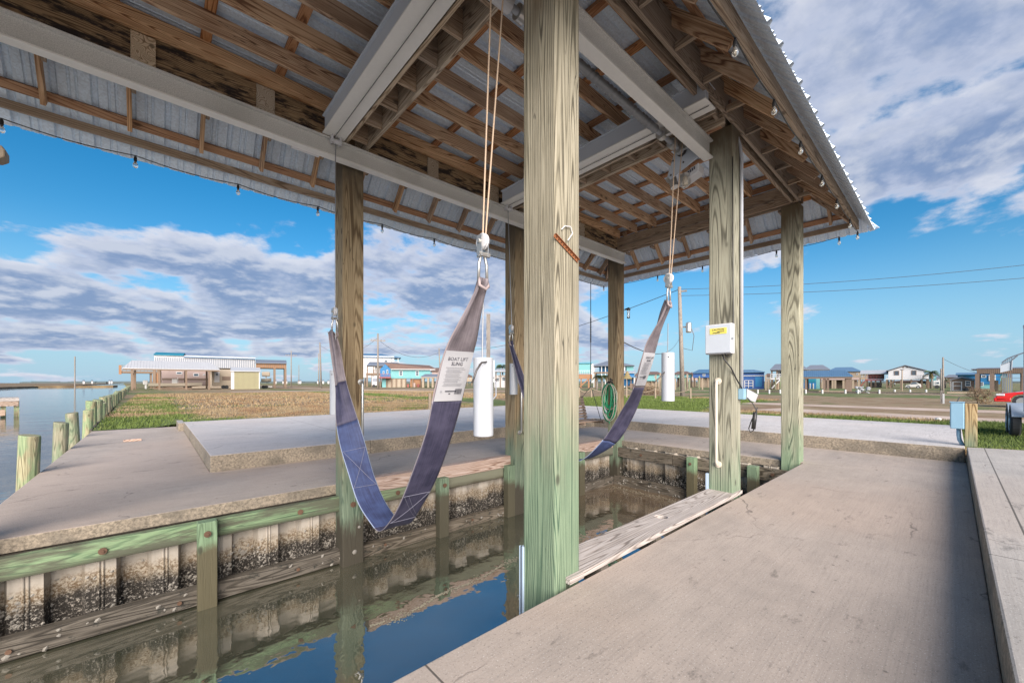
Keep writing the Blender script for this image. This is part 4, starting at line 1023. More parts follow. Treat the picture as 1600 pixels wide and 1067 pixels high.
# hanging bench swing at the far left corner
bs = thing('bench_swing', 'slatted wooden bench swing hanging by chains behind the front post', 'bench swing', (7.6, 6.1, .28))
s = M()
for i in range(6): M().box(-.75, .80, -.22 + i * .085, -.15 + i * .085, .12, .14).build('seat_slat', 'crate_wood', bs)
for i in range(7):
    M().quadbox([(-.75, .28 + i * .02, .17 + i * .075), (.80, .28 + i * .02, .17 + i * .075), (.80, .30 + i * .02, .17 + i * .075), (-.75, .30 + i * .02, .17 + i * .075), (-.75, .295 + i * .02, .225 + i * .075), (.80, .295 + i * .02, .225 + i * .075), (.80, .315 + i * .02, .225 + i * .075), (-.75, .315 + i * .02, .225 + i * .075)]).build('back_slat', 'crate_wood', bs)
for x in (-.73, .02, .76):
    M().bar((x, .30, .05), (x, .45, .72), .045, .05).bar((x, -.24, .09), (x, .34, .09), .045, .06).build('frame_rail', 'crate_wood', bs)
for x in (-.70, .72):
    M().tube([(x, -.2, .12), (x, .12, .98)], .008, 5).tube([(x, .42, .66), (x, .12, .98)], .008, 5).tube([(x, .12, .98), (x, .12, 3.62)], .010, 6).build('chain', 'dark_steel', bs)
s = M(); s.tube([(.72, .12, 2.1 + i * .03) for i in range(22)], [.013 + .006 * (i % 2) for i in range(22)], 7); s.build('spring', 'dark_steel', bs)
# string lights
def strlight(lab, pts_, grp='string lights under the eaves'):
    r0 = thing('string_lights', lab, 'string lights', pts_[0], 0, grp); s = M(); o0 = Vector(pts_[0])
    wire = []
    for i in range(len(pts_) - 1):
        a = Vector(pts_[i]) - o0; b = Vector(pts_[i + 1]) - o0
        for k in range(8):
            t = k / 8; p = a.lerp(b, t); p.z += .0 - .035 * math.sin(t * math.pi); wire.append(p)
    wire.append(Vector(pts_[-1]) - o0); s.tube(wire, .0055, 5); s.build('wire', 'black_plastic', r0)
    for p in pts_:
        q = Vector(p) - o0
        sk = M().lathe((q.x, q.y, q.z), [(.008, .0), (.011, -.015), (.015, -.025), (.015, -.06), (.012, -.065)], 10).build('socket', 'black_plastic', r0)
        M().lathe((q.x, q.y, q.z - .065), [(.010, 0), (.014, -.012), (.024, -.038), (.025, -.052), (.017, -.069), (.004, -.077)], 14).build('bulb', 'bulb_glass', r0, smooth=True)
        M().tube([(q.x - .005, q.y, q.z - .07), (q.x - .007, q.y, q.z - .11), (q.x + .007, q.y, q.z - .112), (q.x + .005, q.y, q.z - .07)], .0022, 4).build('filament', 'cream_paint', r0)
strlight('string of clear bulbs along the left eave', [(x, 6.23, 3.93) for x in (-1.9, -1.1, -.15, .82, 1.79, 2.77, 3.74, 4.71, 5.7, 6.7, 7.7, 8.9)])
strlight('string of clear bulbs along the right eave', [(x, 1.10, 3.94) for x in (-1.0, 0, 1.1, 2.2, 3.25, 4.22, 5.16, 6.2, 7.15, 8.2, 8.95)])
strlight('short string of clear bulbs along the far eave', [(8.98, y, 3.92) for y in (1.35, 2.3, 3.7, 4.75, 5.9)])
# small things on the concrete
o = M().quadbox([(-.50, 12.66, .003), (-.20, 12.70, .003), (-.21, 12.77, .003), (-.51, 12.73, .003), (-.50, 12.66, .05), (-.20, 12.70, .05), (-.21, 12.77, .05), (-.51, 12.73, .05)]).build('wood_offcut', 'pink_plank_wood', bevel=.004)
o.data.transform(Matrix.Translation((-0, 0, 0))); tag(o, 'short brown wood offcut lying on the left dock', 'wood scrap')
# ================================================================== BEYOND THE SLIP
GZ = .10
class BG:
    """one background thing, measured in the photograph at a forward distance f and built in metres"""
    def __init__(s, name, label, cat, f, pc, group=None, yaw=0.0, zg=GZ):
        s.f = f; s.pc = pc; s.k = f / F; p = W(pc, HZ, f); s.zg = zg; s.a0 = (pc - 800) / F; s.ph = math.atan(s.a0) if f > 15 else 0.0
        s.o = thing(name, label, cat, (p.x, p.y, zg), VR - s.ph + R(yaw), group)
    def X(s, p):
        a = (p - 800) / F; return s.f * (a - s.a0) / (math.cos(s.ph) + a * math.sin(s.ph))
    def Z(s, p): return CAMH - (p - HZ) * s.k - s.zg
    def box(s, nm, mat, x0, x1, y0, y1, za, zb, par=None, bev=0.0, label=None):
        m_ = M().box(s.X(x0), s.X(x1), y0, y1, s.Z(za), s.Z(zb)); return m_.build(nm, mat, par or s.o, bevel=bev, label=label)
def gable_side(b, x0, x1, yr, ye, y0, y1, roof, wall=None, ov=.5, xr0=None, xr1=None, nm='roof'):
    """ridge runs across the view; xr0/xr1 give a shorter ridge (hip)"""
    k = M(); X0, X1 = b.X(x0), b.X(x1); R0 = b.X(xr0) if xr0 is not None else X0; R1 = b.X(xr1) if xr1 is not None else X1
    ze, zr = b.Z(ye), b.Z(yr); ym = (y0 + y1) / 2; t = .12
    v = [(X0, y0 - ov, ze), (X1, y0 - ov, ze), (X1, y1 + ov, ze), (X0, y1 + ov, ze), (R0, ym, zr), (R1, ym, zr)]
    k.v = v + [(x, y, z - t) for x, y, z in v]
    k.f = [(0, 1, 5, 4), (2, 3, 4, 5), (1, 2, 5), (3, 0, 4), (7, 6, 10, 11), (9, 8, 11, 10), (8, 7, 11), (6, 9, 10), (0, 6, 7, 1), (1, 7, 8, 2), (2, 8, 9, 3), (3, 9, 6, 0)]
    if xr0 is None: k.f = [q for q in k.f if q not in ((1, 2, 5), (3, 0, 4), (8, 7, 11), (6, 9, 10))]
    return k.build(nm, roof, b.o)
def gable_front(b, x0, x1, xr, yr, ye, y0, y1, roof, ovx=0.3, nm='roof', yeR=None):
    t = .15; X0, X1, XR = b.X(x0) - ovx, b.X(x1) + ovx, b.X(xr); ze, zr = b.Z(ye), b.Z(yr); zR = b.Z(yeR) if yeR else ze
    M().xprism([(X0, ze), (XR, zr), (X1, zR), (X1, zR - t), (XR, zr - t), (X0, ze - t)][::-1], y0 - .4, y1 + .4).build(nm, roof, b.o)
def gable_wall(b, x0, x1, xr, yr, ye, yb, y0, y1, mat, nm='wall', yeR=None):
    M().xprism([(b.X(x0), b.Z(yb)), (b.X(x1), b.Z(yb)), (b.X(x1), b.Z(yeR or ye) - .16), (b.X(xr), b.Z(yr) - .18), (b.X(x0), b.Z(ye) - .16)], y0, y1).build(nm, mat, b.o)
def window(b, x0, x1, ya, yb, y, trim='trim_white', par=None, mull=True):
    X0, X1, Z0, Z1 = b.X(x0), b.X(x1), b.Z(yb), b.Z(ya); t = max(.08, (X1 - X0) * .13)
    s = M().box(X0, X1, y - .06, y, Z0, Z0 + t).box(X0, X1, y - .06, y, Z1 - t, Z1).box(X0, X0 + t, y - .06, y, Z0 + t, Z1 - t).box(X1 - t, X1, y - .06, y, Z0 + t, Z1 - t)
    if mull: s.box(X0 + t, X1 - t, y - .05, y, (Z0 + Z1) / 2 - .03, (Z0 + Z1) / 2 + .03)
    fr = s.build('window', trim, b.o)
    M().box(X0 + t, X1 - t, y - .02, y, Z0 + t, Z1 - t).build('pane', 'glass_dark', fr)
def stilts(b, xs, ya, ys, mat='deck_brown', w_=.3, nm='stilt'):
    for x in xs:
        for y in ys: M().box(b.X(x) - w_ / 2, b.X(x) + w_ / 2, y, y + w_, 0, b.Z(ya)).build(nm, mat, b.o)
def railing(b, x0, x1, yt, yb, y, mat='trim_white', n=12, nm='railing'):
    s = M(); X0, X1, Z0, Z1 = b.X(x0), b.X(x1), b.Z(yb), b.Z(yt)
    s.box(X0, X1, y - .05, y + .05, Z1 - .08, Z1)
    for i in range(n + 1):
        x = X0 + (X1 - X0) * i / n; s.box(x - .035, x + .035, y - .03, y + .03, Z0, Z1 - .08)
    s.box(X0, X1, y - .03, y + .03, Z0 + .1, Z0 + .16)
    s.build(nm, mat, b.o)
def lean(b, x0, x1, ytop, yedge, y0, y1, mat, nm='roof', t=.08, ribs=0):
    """hip canopy seen from its long side: trapezoid front slope"""
    pass
def canopy(b, x0, x1, r0, r1, yr, ye, depth, roof, posts_, ymat='deck_brown', pw=.28, ribn=0):
    X0, X1, R0, R1 = b.X(x0), b.X(x1), b.X(r0), b.X(r1); ze, zr = b.Z(ye), b.Z(yr); k = M(); ym = depth / 2
    v = [(X0, 0, ze), (X1, 0, ze), (X1, depth, ze), (X0, depth, ze), (R0, ym * .7, zr), (R1, ym * .7, zr), (R1, ym * 1.3, zr), (R0, ym * 1.3, zr)]
    k.v = v + [(x, y, z - .1) for x, y, z in v]
    k.f = [(0, 1, 5, 4), (1, 2, 6, 5), (2, 3, 7, 6), (3, 0, 4, 7), (4, 5, 6, 7), (8, 12, 13, 9), (9, 13, 14, 10), (10, 14, 15, 11), (11, 15, 12, 8), (12, 15, 14, 13), (0, 8, 9, 1), (1, 9, 10, 2), (2, 10, 11, 3), (3, 11, 8, 0)]
    rf = k.build('roof', roof, b.o)
    if ribn:
        s = M()
        for i in range(ribn):
            t = (i + .5) / ribn; xe = X0 + (X1 - X0) * t; xr = min(max(xe, R0), R1); q = 1.0
            if xe < R0: q = (xe - X0) / max(.01, R0 - X0)
            if xe > R1: q = (X1 - xe) / max(.01, X1 - R1)
            s.bar((xe, 0, ze + .02), (xe, ym * .7 * q, ze + (zr - ze) * q + .02), .05, .04)
        s.build('roof_rib', roof, rf)
    M().box(X0 + .1, X1 - .1, .06, .14, ze - .35, ze - .1).build('beam', ymat, b.o)
    for x in posts_: 
        for y in (.15, depth - .5): M().box(b.X(x) - pw / 2, b.X(x) + pw / 2, y, y + pw, 0, ze - .12).build('post', ymat, b.o)
# ---- boathouse on the canal bank, with the flats boat under it
b = BG('boat_canopy', 'low canopy with a white ribbed roof on timber posts at the canal bank', 'boat shelter', 72, 270)
canopy(b, 191, 344, 204, 330, 563.5, 576, 8, 'roof_white', (206, 249, 291, 327), ribn=34)
def boat(b, x0, x1, yt, yb, yd, mat, outb=True, bw=2.2):
    X0, X1, Z0, Z1 = b.X(x0), b.X(x1), b.Z(yb), b.Z(yt); L_ = X1 - X0; rows = []
    for i in range(13):
        t = i / 12; wv_ = bw / 2 * (1 - max(0, t - .55) ** 2 * 4.4) if t > .55 else bw / 2; wv_ = max(wv_, .05); sh_ = (Z1 - Z0) * (.75 + .4 * max(0, t - .5) ** 1.3)
        kz = Z0 + (Z1 - Z0) * .9 * max(0, t - .6) ** 1.6
        x = X0 + L_ * t; rows.append([(x, yd - wv_, Z0 + sh_), (x, yd - wv_ * .8, kz + (Z0 + sh_ - kz) * .25), (x, yd, kz), (x, yd + wv_ * .8, kz + (Z0 + sh_ - kz) * .25), (x, yd + wv_, Z0 + sh_)])
    s = M().grid(rows); s.f.append((0, 4, 3, 2, 1)); n_ = 5
    for i in range(12): s.f.append((i * n_, (i + 1) * n_, (i + 1) * n_ + 4, i * n_ + 4))
    s.build('hull', mat, b.o, smooth=False)
    if outb:
        M().box(X0 - .75, X0 - .1, yd - .25, yd + .25, Z0 + .45, Z0 + 1.25).box(X0 - .5, X0 - .2, yd - .1, yd + .1, Z0 - .35, Z0 + .45).build('outboard_motor', 'hull_white', b.o, bevel=.08)
    M().box(X0 + L_ * .42, X0 + L_ * .52, yd - .35, yd + .35, Z1 - .3, Z1 + .55).build('console', 'hull_white', b.o, bevel=.05)
    M().tube([(X0 + L_ * .53, yd - .3, Z1 - .2), (X0 + L_ * .53, yd - .3, Z1 + .8), (X0 + L_ * .53, yd + .3, Z1 + .8), (X0 + L_ * .53, yd + .3, Z1 - .2)], .03, 6).build('rail', 'steel', b.o)
b = BG('flats_boat', 'long cream open boat with outboard motor under the white-roofed canopy', 'boat', 75, 265)
boat(b, 232, 316, 596.5, 604.5, 0, 'hull_cream'); M().box(b.X(240), b.X(300), -.4, .4, 0, .35).build('cradle', 'deck_brown', b.o)
# ---- awning building with striped fascia
b = BG('carport_building', 'long carport building with a striped metal roof edge behind the canopy', 'building', 92, 345)
M().box(b.X(241), b.X(399), 0, 9, b.Z(575), b.Z(557)).build('roof_edge', 'roof_white', b.o)
s = M(); 
for i in range(54): x = b.X(242 + i * 2.92); s.box(x, x + .17, -.06, .0, b.Z(574.6), b.Z(561))
s.build('roof_rib', 'roof_grey', b.o)
gable_side(b, 240, 287, 552, 557, 0, 8, 'roof_teal', nm='roof'); gable_side(b, 287, 399, 555.5, 559, 0, 8, 'roof_blue', nm='roof')
M().box(b.X(258), b.X(400), 2, 8, 0, b.Z(575)).build('wall', 'wall_beige', b.o); M().box(b.X(261), b.X(299), 1.9, 2.0, b.Z(600), b.Z(576)).build('panel', 'wall_white', b.o)
stilts(b, (241, 262, 400), 575, (0, 7), 'deck_brown', .5, 'post')
M().box(b.X(240), b.X(247), .2, 1, 0, b.Z(584)).build('door', 'deck_orange', b.o)
b2 = BG('timber_porch', 'open timber porch with striped roof edge on brown posts beside the carport building', 'porch', 95, 424)
M().box(b2.X(400), b2.X(447.5), 0, 8, b2.Z(575), b2.Z(567)).build('fascia', 'deck_orange', b2.o); gable_side(b2, 399, 448, 561, 567, 0, 8, 'roof_grey')
s = M()
for i in range(16): x = b2.X(401 + i * 2.95); s.box(x, x + .16, -.05, 0, b2.Z(575), b2.Z(567.2))
s.build('fascia_rib', 'deck_brown', b2.o); stilts(b2, (429, 446), 575, (0, 7), 'deck_brown', .45, 'post')
b = BG('sun_deck', 'raised brown deck sticking out over the canal bank', 'deck', 90, 215)
M().box(b.X(186), b.X(262), 0, 5, b.Z(583), b.Z(580)).build('floor', 'deck_brown', b.o); railing(b, 186, 262, 571, 580, 0, 'deck_brown', 14)
M().box(b.X(185.5), b.X(190), -.1, .1, b.Z(585), b.Z(571)).build('panel', 'deck_orange', b.o); stilts(b, (209, 236, 258), 583, (.5, 4), 'deck_brown', .35)
b = BG('camper_trailer', 'beige camper trailer parked behind the moored boat', 'camper trailer', 82, 300)
M().box(b.X(252), b.X(326), 0, 3, .6, b.Z(577)).build('body', 'wall_pink', b.o, bevel=.15); M().box(b.X(253), b.X(325), -.03, .0, b.Z(594), b.Z(591)).build('stripe', 'wall_brown', b.o)
window(b, 275, 285, 581, 585, -.01, 'trim_white', mull=False); window(b, 302, 311, 583, 588, -.01, mull=False); window(b, 317, 321, 584, 586, -.01, mull=False)
for x in (290, 296): M().lathe((b.X(x), -.05, .38), [(.38, 0), (.38, .25)], 16, 'Y').build('wheel', 'rubber', b.o)
b = BG('camper_trailer', 'beige camper trailer with a door right of the canopy', 'camper trailer', 82, 345)
M().box(b.X(331), b.X(362), 0, 3, .6, b.Z(577)).build('body', 'wall_beige', b.o, bevel=.15); M().box(b.X(335), b.X(343), -.05, 0, b.Z(597), b.Z(581)).build('door', 'wall_white', b.o); window(b, 337, 341, 583, 587, -.06, mull=False)
M().box(b.X(347), b.X(360), -.04, 0, b.Z(594), b.Z(588)).build('panel', 'wall_brown', b.o)
for x in (349, 354): M().lathe((b.X(x), -.05, .38), [(.38, 0), (.38, .25)], 16, 'Y').build('wheel', 'rubber', b.o)
b = BG('garden_shed', 'olive garden shed with white trim left of the porch', 'shed', 80, 382)
M().box(b.X(362), b.X(405), 0, 4, 0, b.Z(579)).build('wall', 'wall_olive', b.o); gable_side(b, 360, 407, 573.5, 579.5, 0, 4, 'roof_white', ov=.3)
s = M()
for i in range(20): x = b.X(367 + i * 1.9); s.box(x, x + .04, -.02, 0, .1, b.Z(580))
s.build('siding_groove', 'wall_brown', b.o); M().box(b.X(361), b.X(366), -.06, 0, 0, b.Z(579)).build('trim', 'trim_white', b.o); M().box(b.X(404.5), b.X(406), -.06, 0, 0, b.Z(579)).build('trim', 'trim_white', b.o)
b = BG('flats_boat', 'cream boat on a trailer parked between the olive shed and the porch posts', 'boat', 88, 420)
boat(b, 408, 424, 590, 597, 0, 'hull_cream', False); M().box(b.X(406), b.X(425), -.5, .5, .3, .5).build('trailer_frame', 'steel', b.o); M().box(b.X(409), b.X(422), -.8, .8, b.Z(588), b.Z(581)).build('cabin', 'wall_beige', b.o, bevel=.2)
for x in (412, 416): M().lathe((b.X(x), -1.1, .35), [(.35, 0), (.35, .25)], 14, 'Y').build('wheel', 'rubber', b.o)
# ---- utility poles
def pole(lab, px_, ytop, ybase, f, wpx=3, arm=None, tr=False, tilt=0.0, extra=0):
    b = BG('utility_pole', lab, 'utility pole', f, px_, 'wooden utility poles'); H_ = b.Z(ytop); r_ = max(.1, wpx * b.k / 2)
    tx = tilt * b.k
    M().tube([(0, 0, -.5), (tx, 0, H_)], [r_ * 1.15, r_ * .8], 10).build('shaft', 'pole_wood', b.o, smooth=True)
    if arm:
        za = b.Z(arm[0]); M().box(-arm[1] * b.k, arm[1] * b.k, -.12, .0, za - .12, za + .05).build('crossarm', 'pole_wood', b.o)
        for q in (-.9, -.45, .45, .9): M().lathe((q * arm[1] * b.k, -.06, za + .05), [(.06, 0), (.09, .1), (.05, .2)], 8).build('insulator', 'steel', b.o)
    if tr:
        M().box(0, r_ + .1, -.05, .05, b.Z(512), b.Z(510)).build('bracket', 'dark_steel', b.o); M().lathe((r_ + .30, 0, b.Z(520)), [(.2, 0), (.25, .1), (.25, .85), (.15, .95)], 14).build('transformer', 'steel', b.o)
        M().tube([(r_ + .5, 0, b.Z(512)), (r_ + .75, 0, b.Z(525)), (r_ + .6, 0, b.Z(548)), (0, 0, b.Z(544))], .03, 6).build('wire_loop', 'dark_steel', b.o)
        M().box(-.35, .35, -.1, 0, H_ - .5, H_ - .35).build('crossarm', 'pole_wood', b.o)
    return b
P1_ = pole('distant utility pole with crossarm right of the timber porch', 455, 548, 600, 150, 1.6, (555, 8))
P2_ = pole('two-part leaning utility pole right of the porch, near the left weight', 502, 535, 602, 95, 2.4, None, tilt=-2)
P3_ = pole('brown utility pole with crossarm in front of the aqua house', 590.5, 521, 606, 78, 3, (532, 11))
P4_ = pole('thin leaning pole left of the sling label', 689, 544, 602, 90, 2.2, None, tilt=-3)
P5_ = pole('tall grey utility pole with a transformer behind the second sling', 1067, 448, 619, 37, 6.5, None, True, tilt=-5)
P6_ = pole('tall thin utility pole right of the white gabled house', 1473.5, 558, 614, 47, 2.4)
pole('short utility pole just left of the tall pole by the brown shed', 1470.5, 576, 612, 52, 1.6)
pole('slim distant pole left of the twin poles', 467, 570, 600, 170, 1.0)
pole('slim pole just left of the leaning pole near the left weight', 498, 552, 602, 110, 1.6)
b = BG('marker_pole', 'single dark pole rising from the canal before the marsh', 'pole', 130, 117, None, 0, WZ)
M().tube([(0, 0, -1), (0, 0, b.Z(557))], .16, 8).build('shaft', 'pole_wood', b.o)
def wire(lab, A, Bp, sag, r_=.018, n=16):
    pts_ = []
    for i in range(n + 1):
        t = i / n; p = A.lerp(Bp, t); p.z -= sag * 4 * t * (1 - t); pts_.append(p)
    o = M().tube(pts_, r_, 4).build('overhead_wire', 'dark_steel'); tag(o, lab, 'wire', 'overhead power lines')
pt = W(1062, 452, 37)
wire('upper power line running right from the transformer pole', pt, W(1760, 395, 30), .5); wire('lower power line running right from the transformer pole', W(1062, 462, 37), W(1760, 420, 30), .4)
wire('service line from the transformer pole sagging to the hose post', W(1066, 548 - 30, 37), Vector((8.25, 5.3, 2.35)), 1.0, .014)
wire('power line from the transformer pole leftwards to the leaning pole', pt, W(687, 546, 90), 2.0, .03)
wire('power line between the aqua house poles', W(687, 550, 90), W(590, 530, 78), 2.2, .03)
wire('power line left of the brown utility pole', W(590, 528, 78), W(501, 540, 95), 2.5, .03)
wire('faint line from the tall thin pole to the right', W(1473, 560, 47), W(1600, 590, 50), .8, .02)
# ---- houses, left group
b = BG('stilt_house', 'tall white house with blue roof behind the aqua house', 'house', 150, 590)
M().box(b.X(560), b.X(616), 0, 10, b.Z(590), b.Z(556)).build('wall', 'wall_white', b.o); gable_side(b, 556, 627, 551.5, 558, 0, 10, 'roof_blue', xr0=560, xr1=597, ov=.6)
stilts(b, (612, 622), 558, (0,), 'trim_white', .25, 'porch_post'); stilts(b, (570, 590, 612), 590, (0, 8)); window(b, 600, 606, 562, 568, -.02); M().box(b.X(613), b.X(624), 0, 3, b.Z(566), b.Z(565)).build('balcony', 'trim_white', b.o)
b = BG('stilt_house', 'grey gabled cottage with a railed porch between the white and aqua houses', 'house', 128, 590)
gable_side(b, 573, 629, 564.5, 571, 0, 8, 'roof_grey', xr0=577, xr1=622); M().box(b.X(586), b.X(622), 1.5, 7, b.Z(584), b.Z(570)).build('wall', 'wall_white', b.o)
M().box(b.X(572), b.X(624), 0, 7, b.Z(586), b.Z(583)).build('deck', 'deck_brown', b.o); railing(b, 572, 594, 578, 584, 0, 'deck_brown', 8)
stilts(b, (574, 584, 594), 571, (.1,), 'deck_brown', .3, 'porch_post'); stilts(b, (573, 581, 600, 620), 586, (.2, 6))
b = BG('parked_trailer', 'grey and white enclosed trailer under the grey cottage', 'trailer', 110, 585)
M().box(b.X(581), b.X(592), 0, 3, .5, b.Z(588)).build('body', 'wall_white', b.o, bevel=.1); M().box(b.X(582), b.X(591), -.04, 0, b.Z(596), b.Z(591)).build('panel', 'roof_grey', b.o)
M().lathe((b.X(584), -.1, .4), [(.4, 0), (.4, .3)], 14, 'Y').build('wheel', 'rubber', b.o)
b = BG('stilt_house', 'aqua house with brown roof, bright blue gable end and two white windows', 'house', 112, 640, None, 0)
gable_wall(b, 594, 610, 602, 568.5, 576, 590, 0, 9, 'wall_blue', 'gable_wall'); M().box(b.X(610), b.X(672), .3, 9, b.Z(591), b.Z(576)).build('wall', 'wall_aqua', b.o)
M().quadbox([(b.X(601), .1, b.Z(568)), (b.X(612), -.4, b.Z(576.5)), (b.X(682), -.4, b.Z(577)), (b.X(672), 4.5, b.Z(570)), (b.X(601), .1, b.Z(567)), (b.X(612), -.4, b.Z(575.5)), (b.X(682), -.4, b.Z(576)), (b.X(672), 4.5, b.Z(569.4))]).build('roof', 'shingle', b.o)
M().box(b.X(611), b.X(680), -.45, -.35, b.Z(577.6), b.Z(576.6)).build('fascia', 'trim_white', b.o)
window(b, 623.5, 629, 579, 587, .28); window(b, 649.5, 654.5, 579, 587, .28); window(b, 598, 600.5, 580, 584, -.02, mull=False); window(b, 604, 606.5, 578, 584, -.02, mull=False)
M().box(b.X(593), b.X(611), -2, 0, b.Z(591), b.Z(589.5)).build('deck', 'deck_red', b.o); railing(b, 593, 611, 584.5, 589.5, -2, 'deck_red', 8)
M().box(b.X(604), b.X(634), .6, 6, 0, b.Z(591)).build('lower_wall', 'wall_beige', b.o); M().box(b.X(597), b.X(603), 0, .4, 0, b.Z(591)).build('door', 'wall_aqua', b.o)
stilts(b, (594, 604, 612, 619, 627, 634, 645, 658, 670), 591, (.1, 7), 'deck_brown', .3)
M().box(b.X(641), b.X(657), 1, 4, 0, b.Z(592)).build('storage_wall', 'deck_orange', b.o)
for i, x in enumerate((636, 646, 652, 660)): M().box(b.X(x), b.X(x + 3), -.5, .4, 0, .9 + .3 * (i % 2)).build('crate', 'wall_pink' if i % 2 else 'deck_red', b.o, bevel=.05)
b = BG('picnic_shelter', 'grey-roofed shelter on pale posts right of the aqua house', 'shelter', 105, 680)
canopy(b, 657, 700, 664, 694, 584, 588.5, 7, 'roof_grey', (661, 669, 676, 686), 'wall_tan', .5); railing(b, 676, 696, 596, 601, 3, 'wall_tan', 8)
b = BG('stilt_house', 'dark-roofed pink house partly behind the sling label', 'house', 135, 700)
gable_side(b, 672, 715, 574, 580, 0, 8, 'shingle', xr0=680, xr1=705); M().box(b.X(675), b.X(712), 0, 8, b.Z(588), b.Z(580)).build('wall', 'wall_pink', b.o); stilts(b, (677, 690, 700, 710), 588, (0, 6))
b = BG('stilt_house', 'small white porch house below the palm between weight and post', 'house', 105, 788)
M().box(b.X(772), b.X(800), 1, 6, 0, b.Z(586)).build('wall', 'wall_white', b.o); gable_side(b, 772, 796, 575.5, 580, 0, 6, 'roof_white', xr0=776, xr1=791); stilts(b, (775, 782, 790, 795), 580, (0,), 'deck_brown', .25, 'porch_post'); window(b, 784, 790, 589, 595, .98)
M().box(b.X(778), b.X(795), 0, .1, b.Z(588), b.Z(587)).build('beam', 'deck_brown', b.o); window(b, 775, 780, 590, 596, .98)
b = BG('camper_trailer', 'white camper trailer just left of the front post', 'camper trailer', 95, 808)
M().box(b.X(797), b.X(820), 0, 3, .5, b.Z(587)).build('body', 'hull_white', b.o, bevel=.2); window(b, 801, 805, 590, 595, -.01, mull=False); M().box(b.X(797), b.X(820), -.03, 0, b.Z(599), b.Z(597)).build('stripe', 'roof_blue', b.o)
M().lathe((b.X(810), -.05, .38), [(.38, 0), (.38, .25)], 14, 'Y').build('wheel', 'rubber', b.o)
# ---- palms
def palm(lab, px_, ytop, ycr, f, fr_r, n=26, skirt=False, dry=False, trunk=.18):
    b = BG('palm_tree', lab, 'palm tree', f, px_); zc = b.Z(ycr); R_ = fr_r * b.k
    random.seed(int(px_)); M().tube([(0, 0, -.2), (.1, 0, zc * .5), (0, 0, zc)], [trunk * 1.2, trunk, trunk * .9], 8).build('trunk', 'pole_wood', b.o, smooth=True)
    s = M()
    for i in range(n):
        a = random.uniform(0, 6.283); e0 = random.uniform(-.35, 1.3); dr = Vector((math.cos(a), math.sin(a), 0)); pts_ = []
        for k in range(7):
            t = k / 6; p = Vector((0, 0, zc)) + dr * (R_ * t * math.cos(e0 * .7)) + Vector((0, 0, R_ * (math.sin(e0) * t - .75 * t * t))); pts_.append(p)
        sd_ = dr.cross(Vector((0, 0, 1)))
        for k in range(1, 7):
            for sg in (-1, 1):
                for q in (0, .5):
                    p = pts_[k - 1].lerp(pts_[k], q); ln_ = R_ * .30 * (1.1 - abs(k / 6 - .6)); tip = p + sd_ * sg * ln_ + dr * ln_ * .5 - Vector((0, 0, ln_ * .35)); w_ = dr * R_ * .045; bb = len(s.v)
                    s.v += [tuple(p - w_), tuple(p + w_), tuple(tip)]; s.f.append((bb, bb + 1, bb + 2))
    s.build('crown', 'frond_dry' if dry else 'frond', b.o)
    if skirt:
        s = M()
        for i in range(90):
            a = random.uniform(0, 6.283); z1 = zc - random.uniform(0, .5) * R_; r_ = random.uniform(.25, .55) * R_ * .6; ln_ = random.uniform(.3, .7) * R_
            p = Vector((math.cos(a) * r_ * .4, math.sin(a) * r_ * .4, z1)); bb = len(s.v); w_ = Vector((-math.sin(a), math.cos(a), 0)) * R_ * .05
            s.v += [tuple(p - w_), tuple(p + w_), (math.cos(a) * r_, math.sin(a) * r_, z1 - ln_)]; s.f.append((bb, bb + 1, bb + 2))
        s.build('dry_skirt', 'frond_dry', b.o)
palm('green fan palm behind the hanging middle weight', 785, 563, 573, 110, 12, 34)
palm('shaggy palm between the white gabled house and the tall thin pole', 1455, 573, 582, 90, 11, 34, True)
palm('small palm behind the brown shed', 1476, 588, 594, 95, 7, 18)
for px_, lb in ((932, 'leftmost'), (940, 'middle'), (948, 'rightmost')):
    palm('short thick olive palm, %s of the three left of the hose post' % lb, px_, 578, 588, 62, 8.5, 40, True, False, .16)
# ---- middle group
b = BG('stilt_house', 'long aqua house with an orange deck right of the front post', 'house', 100, 910)
M().box(b.X(880), b.X(924), 0, 8, b.Z(583), b.Z(568)).build('wall', 'wall_aqua', b.o); M().box(b.X(878), b.X(925), -.3, 8.3, b.Z(568), b.Z(566.8)).build('roof', 'roof_teal', b.o); M().box(b.X(924), b.X(927), -.5, .2, b.Z(598), b.Z(569)).build('corner_post', 'trim_white', b.o)
railing(b, 880, 924, 579, 584.5, -1.6, 'trim_white', 16); M().box(b.X(880), b.X(925), -1.8, 0, b.Z(592), b.Z(585)).build('deck', 'deck_orange', b.o); stilts(b, (884, 896, 908, 920), 592, (-1.6, 6), 'deck_orange', .3)
M().bar((b.X(925), -1.5, b.Z(587)), (b.X(906), -1.5, b.Z(604)), 1.2, .3).build('stairs', 'deck_orange', b.o)
b = BG('stilt_house', 'pale grey roofed house with teal porch behind the short palms', 'house', 108, 955)
gable_side(b, 926, 992, 562.5, 571, 0, 9, 'roof_grey', xr0=948, xr1=956); M().box(b.X(936), b.X(966), 2, 9, b.Z(582), b.Z(571)).build('wall', 'wall_blue', b.o); M().box(b.X(979), b.X(990), .4, 8, b.Z(580), b.Z(572)).build('wall', 'wall_aqua', b.o)
stilts(b, (928, 940, 946, 952, 958, 976), 571, (.1,), 'trim_white', .22, 'porch_post'); M().box(b.X(926), b.X(984), 0, 8, b.Z(583), b.Z(581)).build('deck', 'deck_brown', b.o); stilts(b, (930, 950, 970, 984), 583, (0, 7))
b = BG('metal_workshop', 'bright blue metal building right of the hose post', 'building', 90, 990)
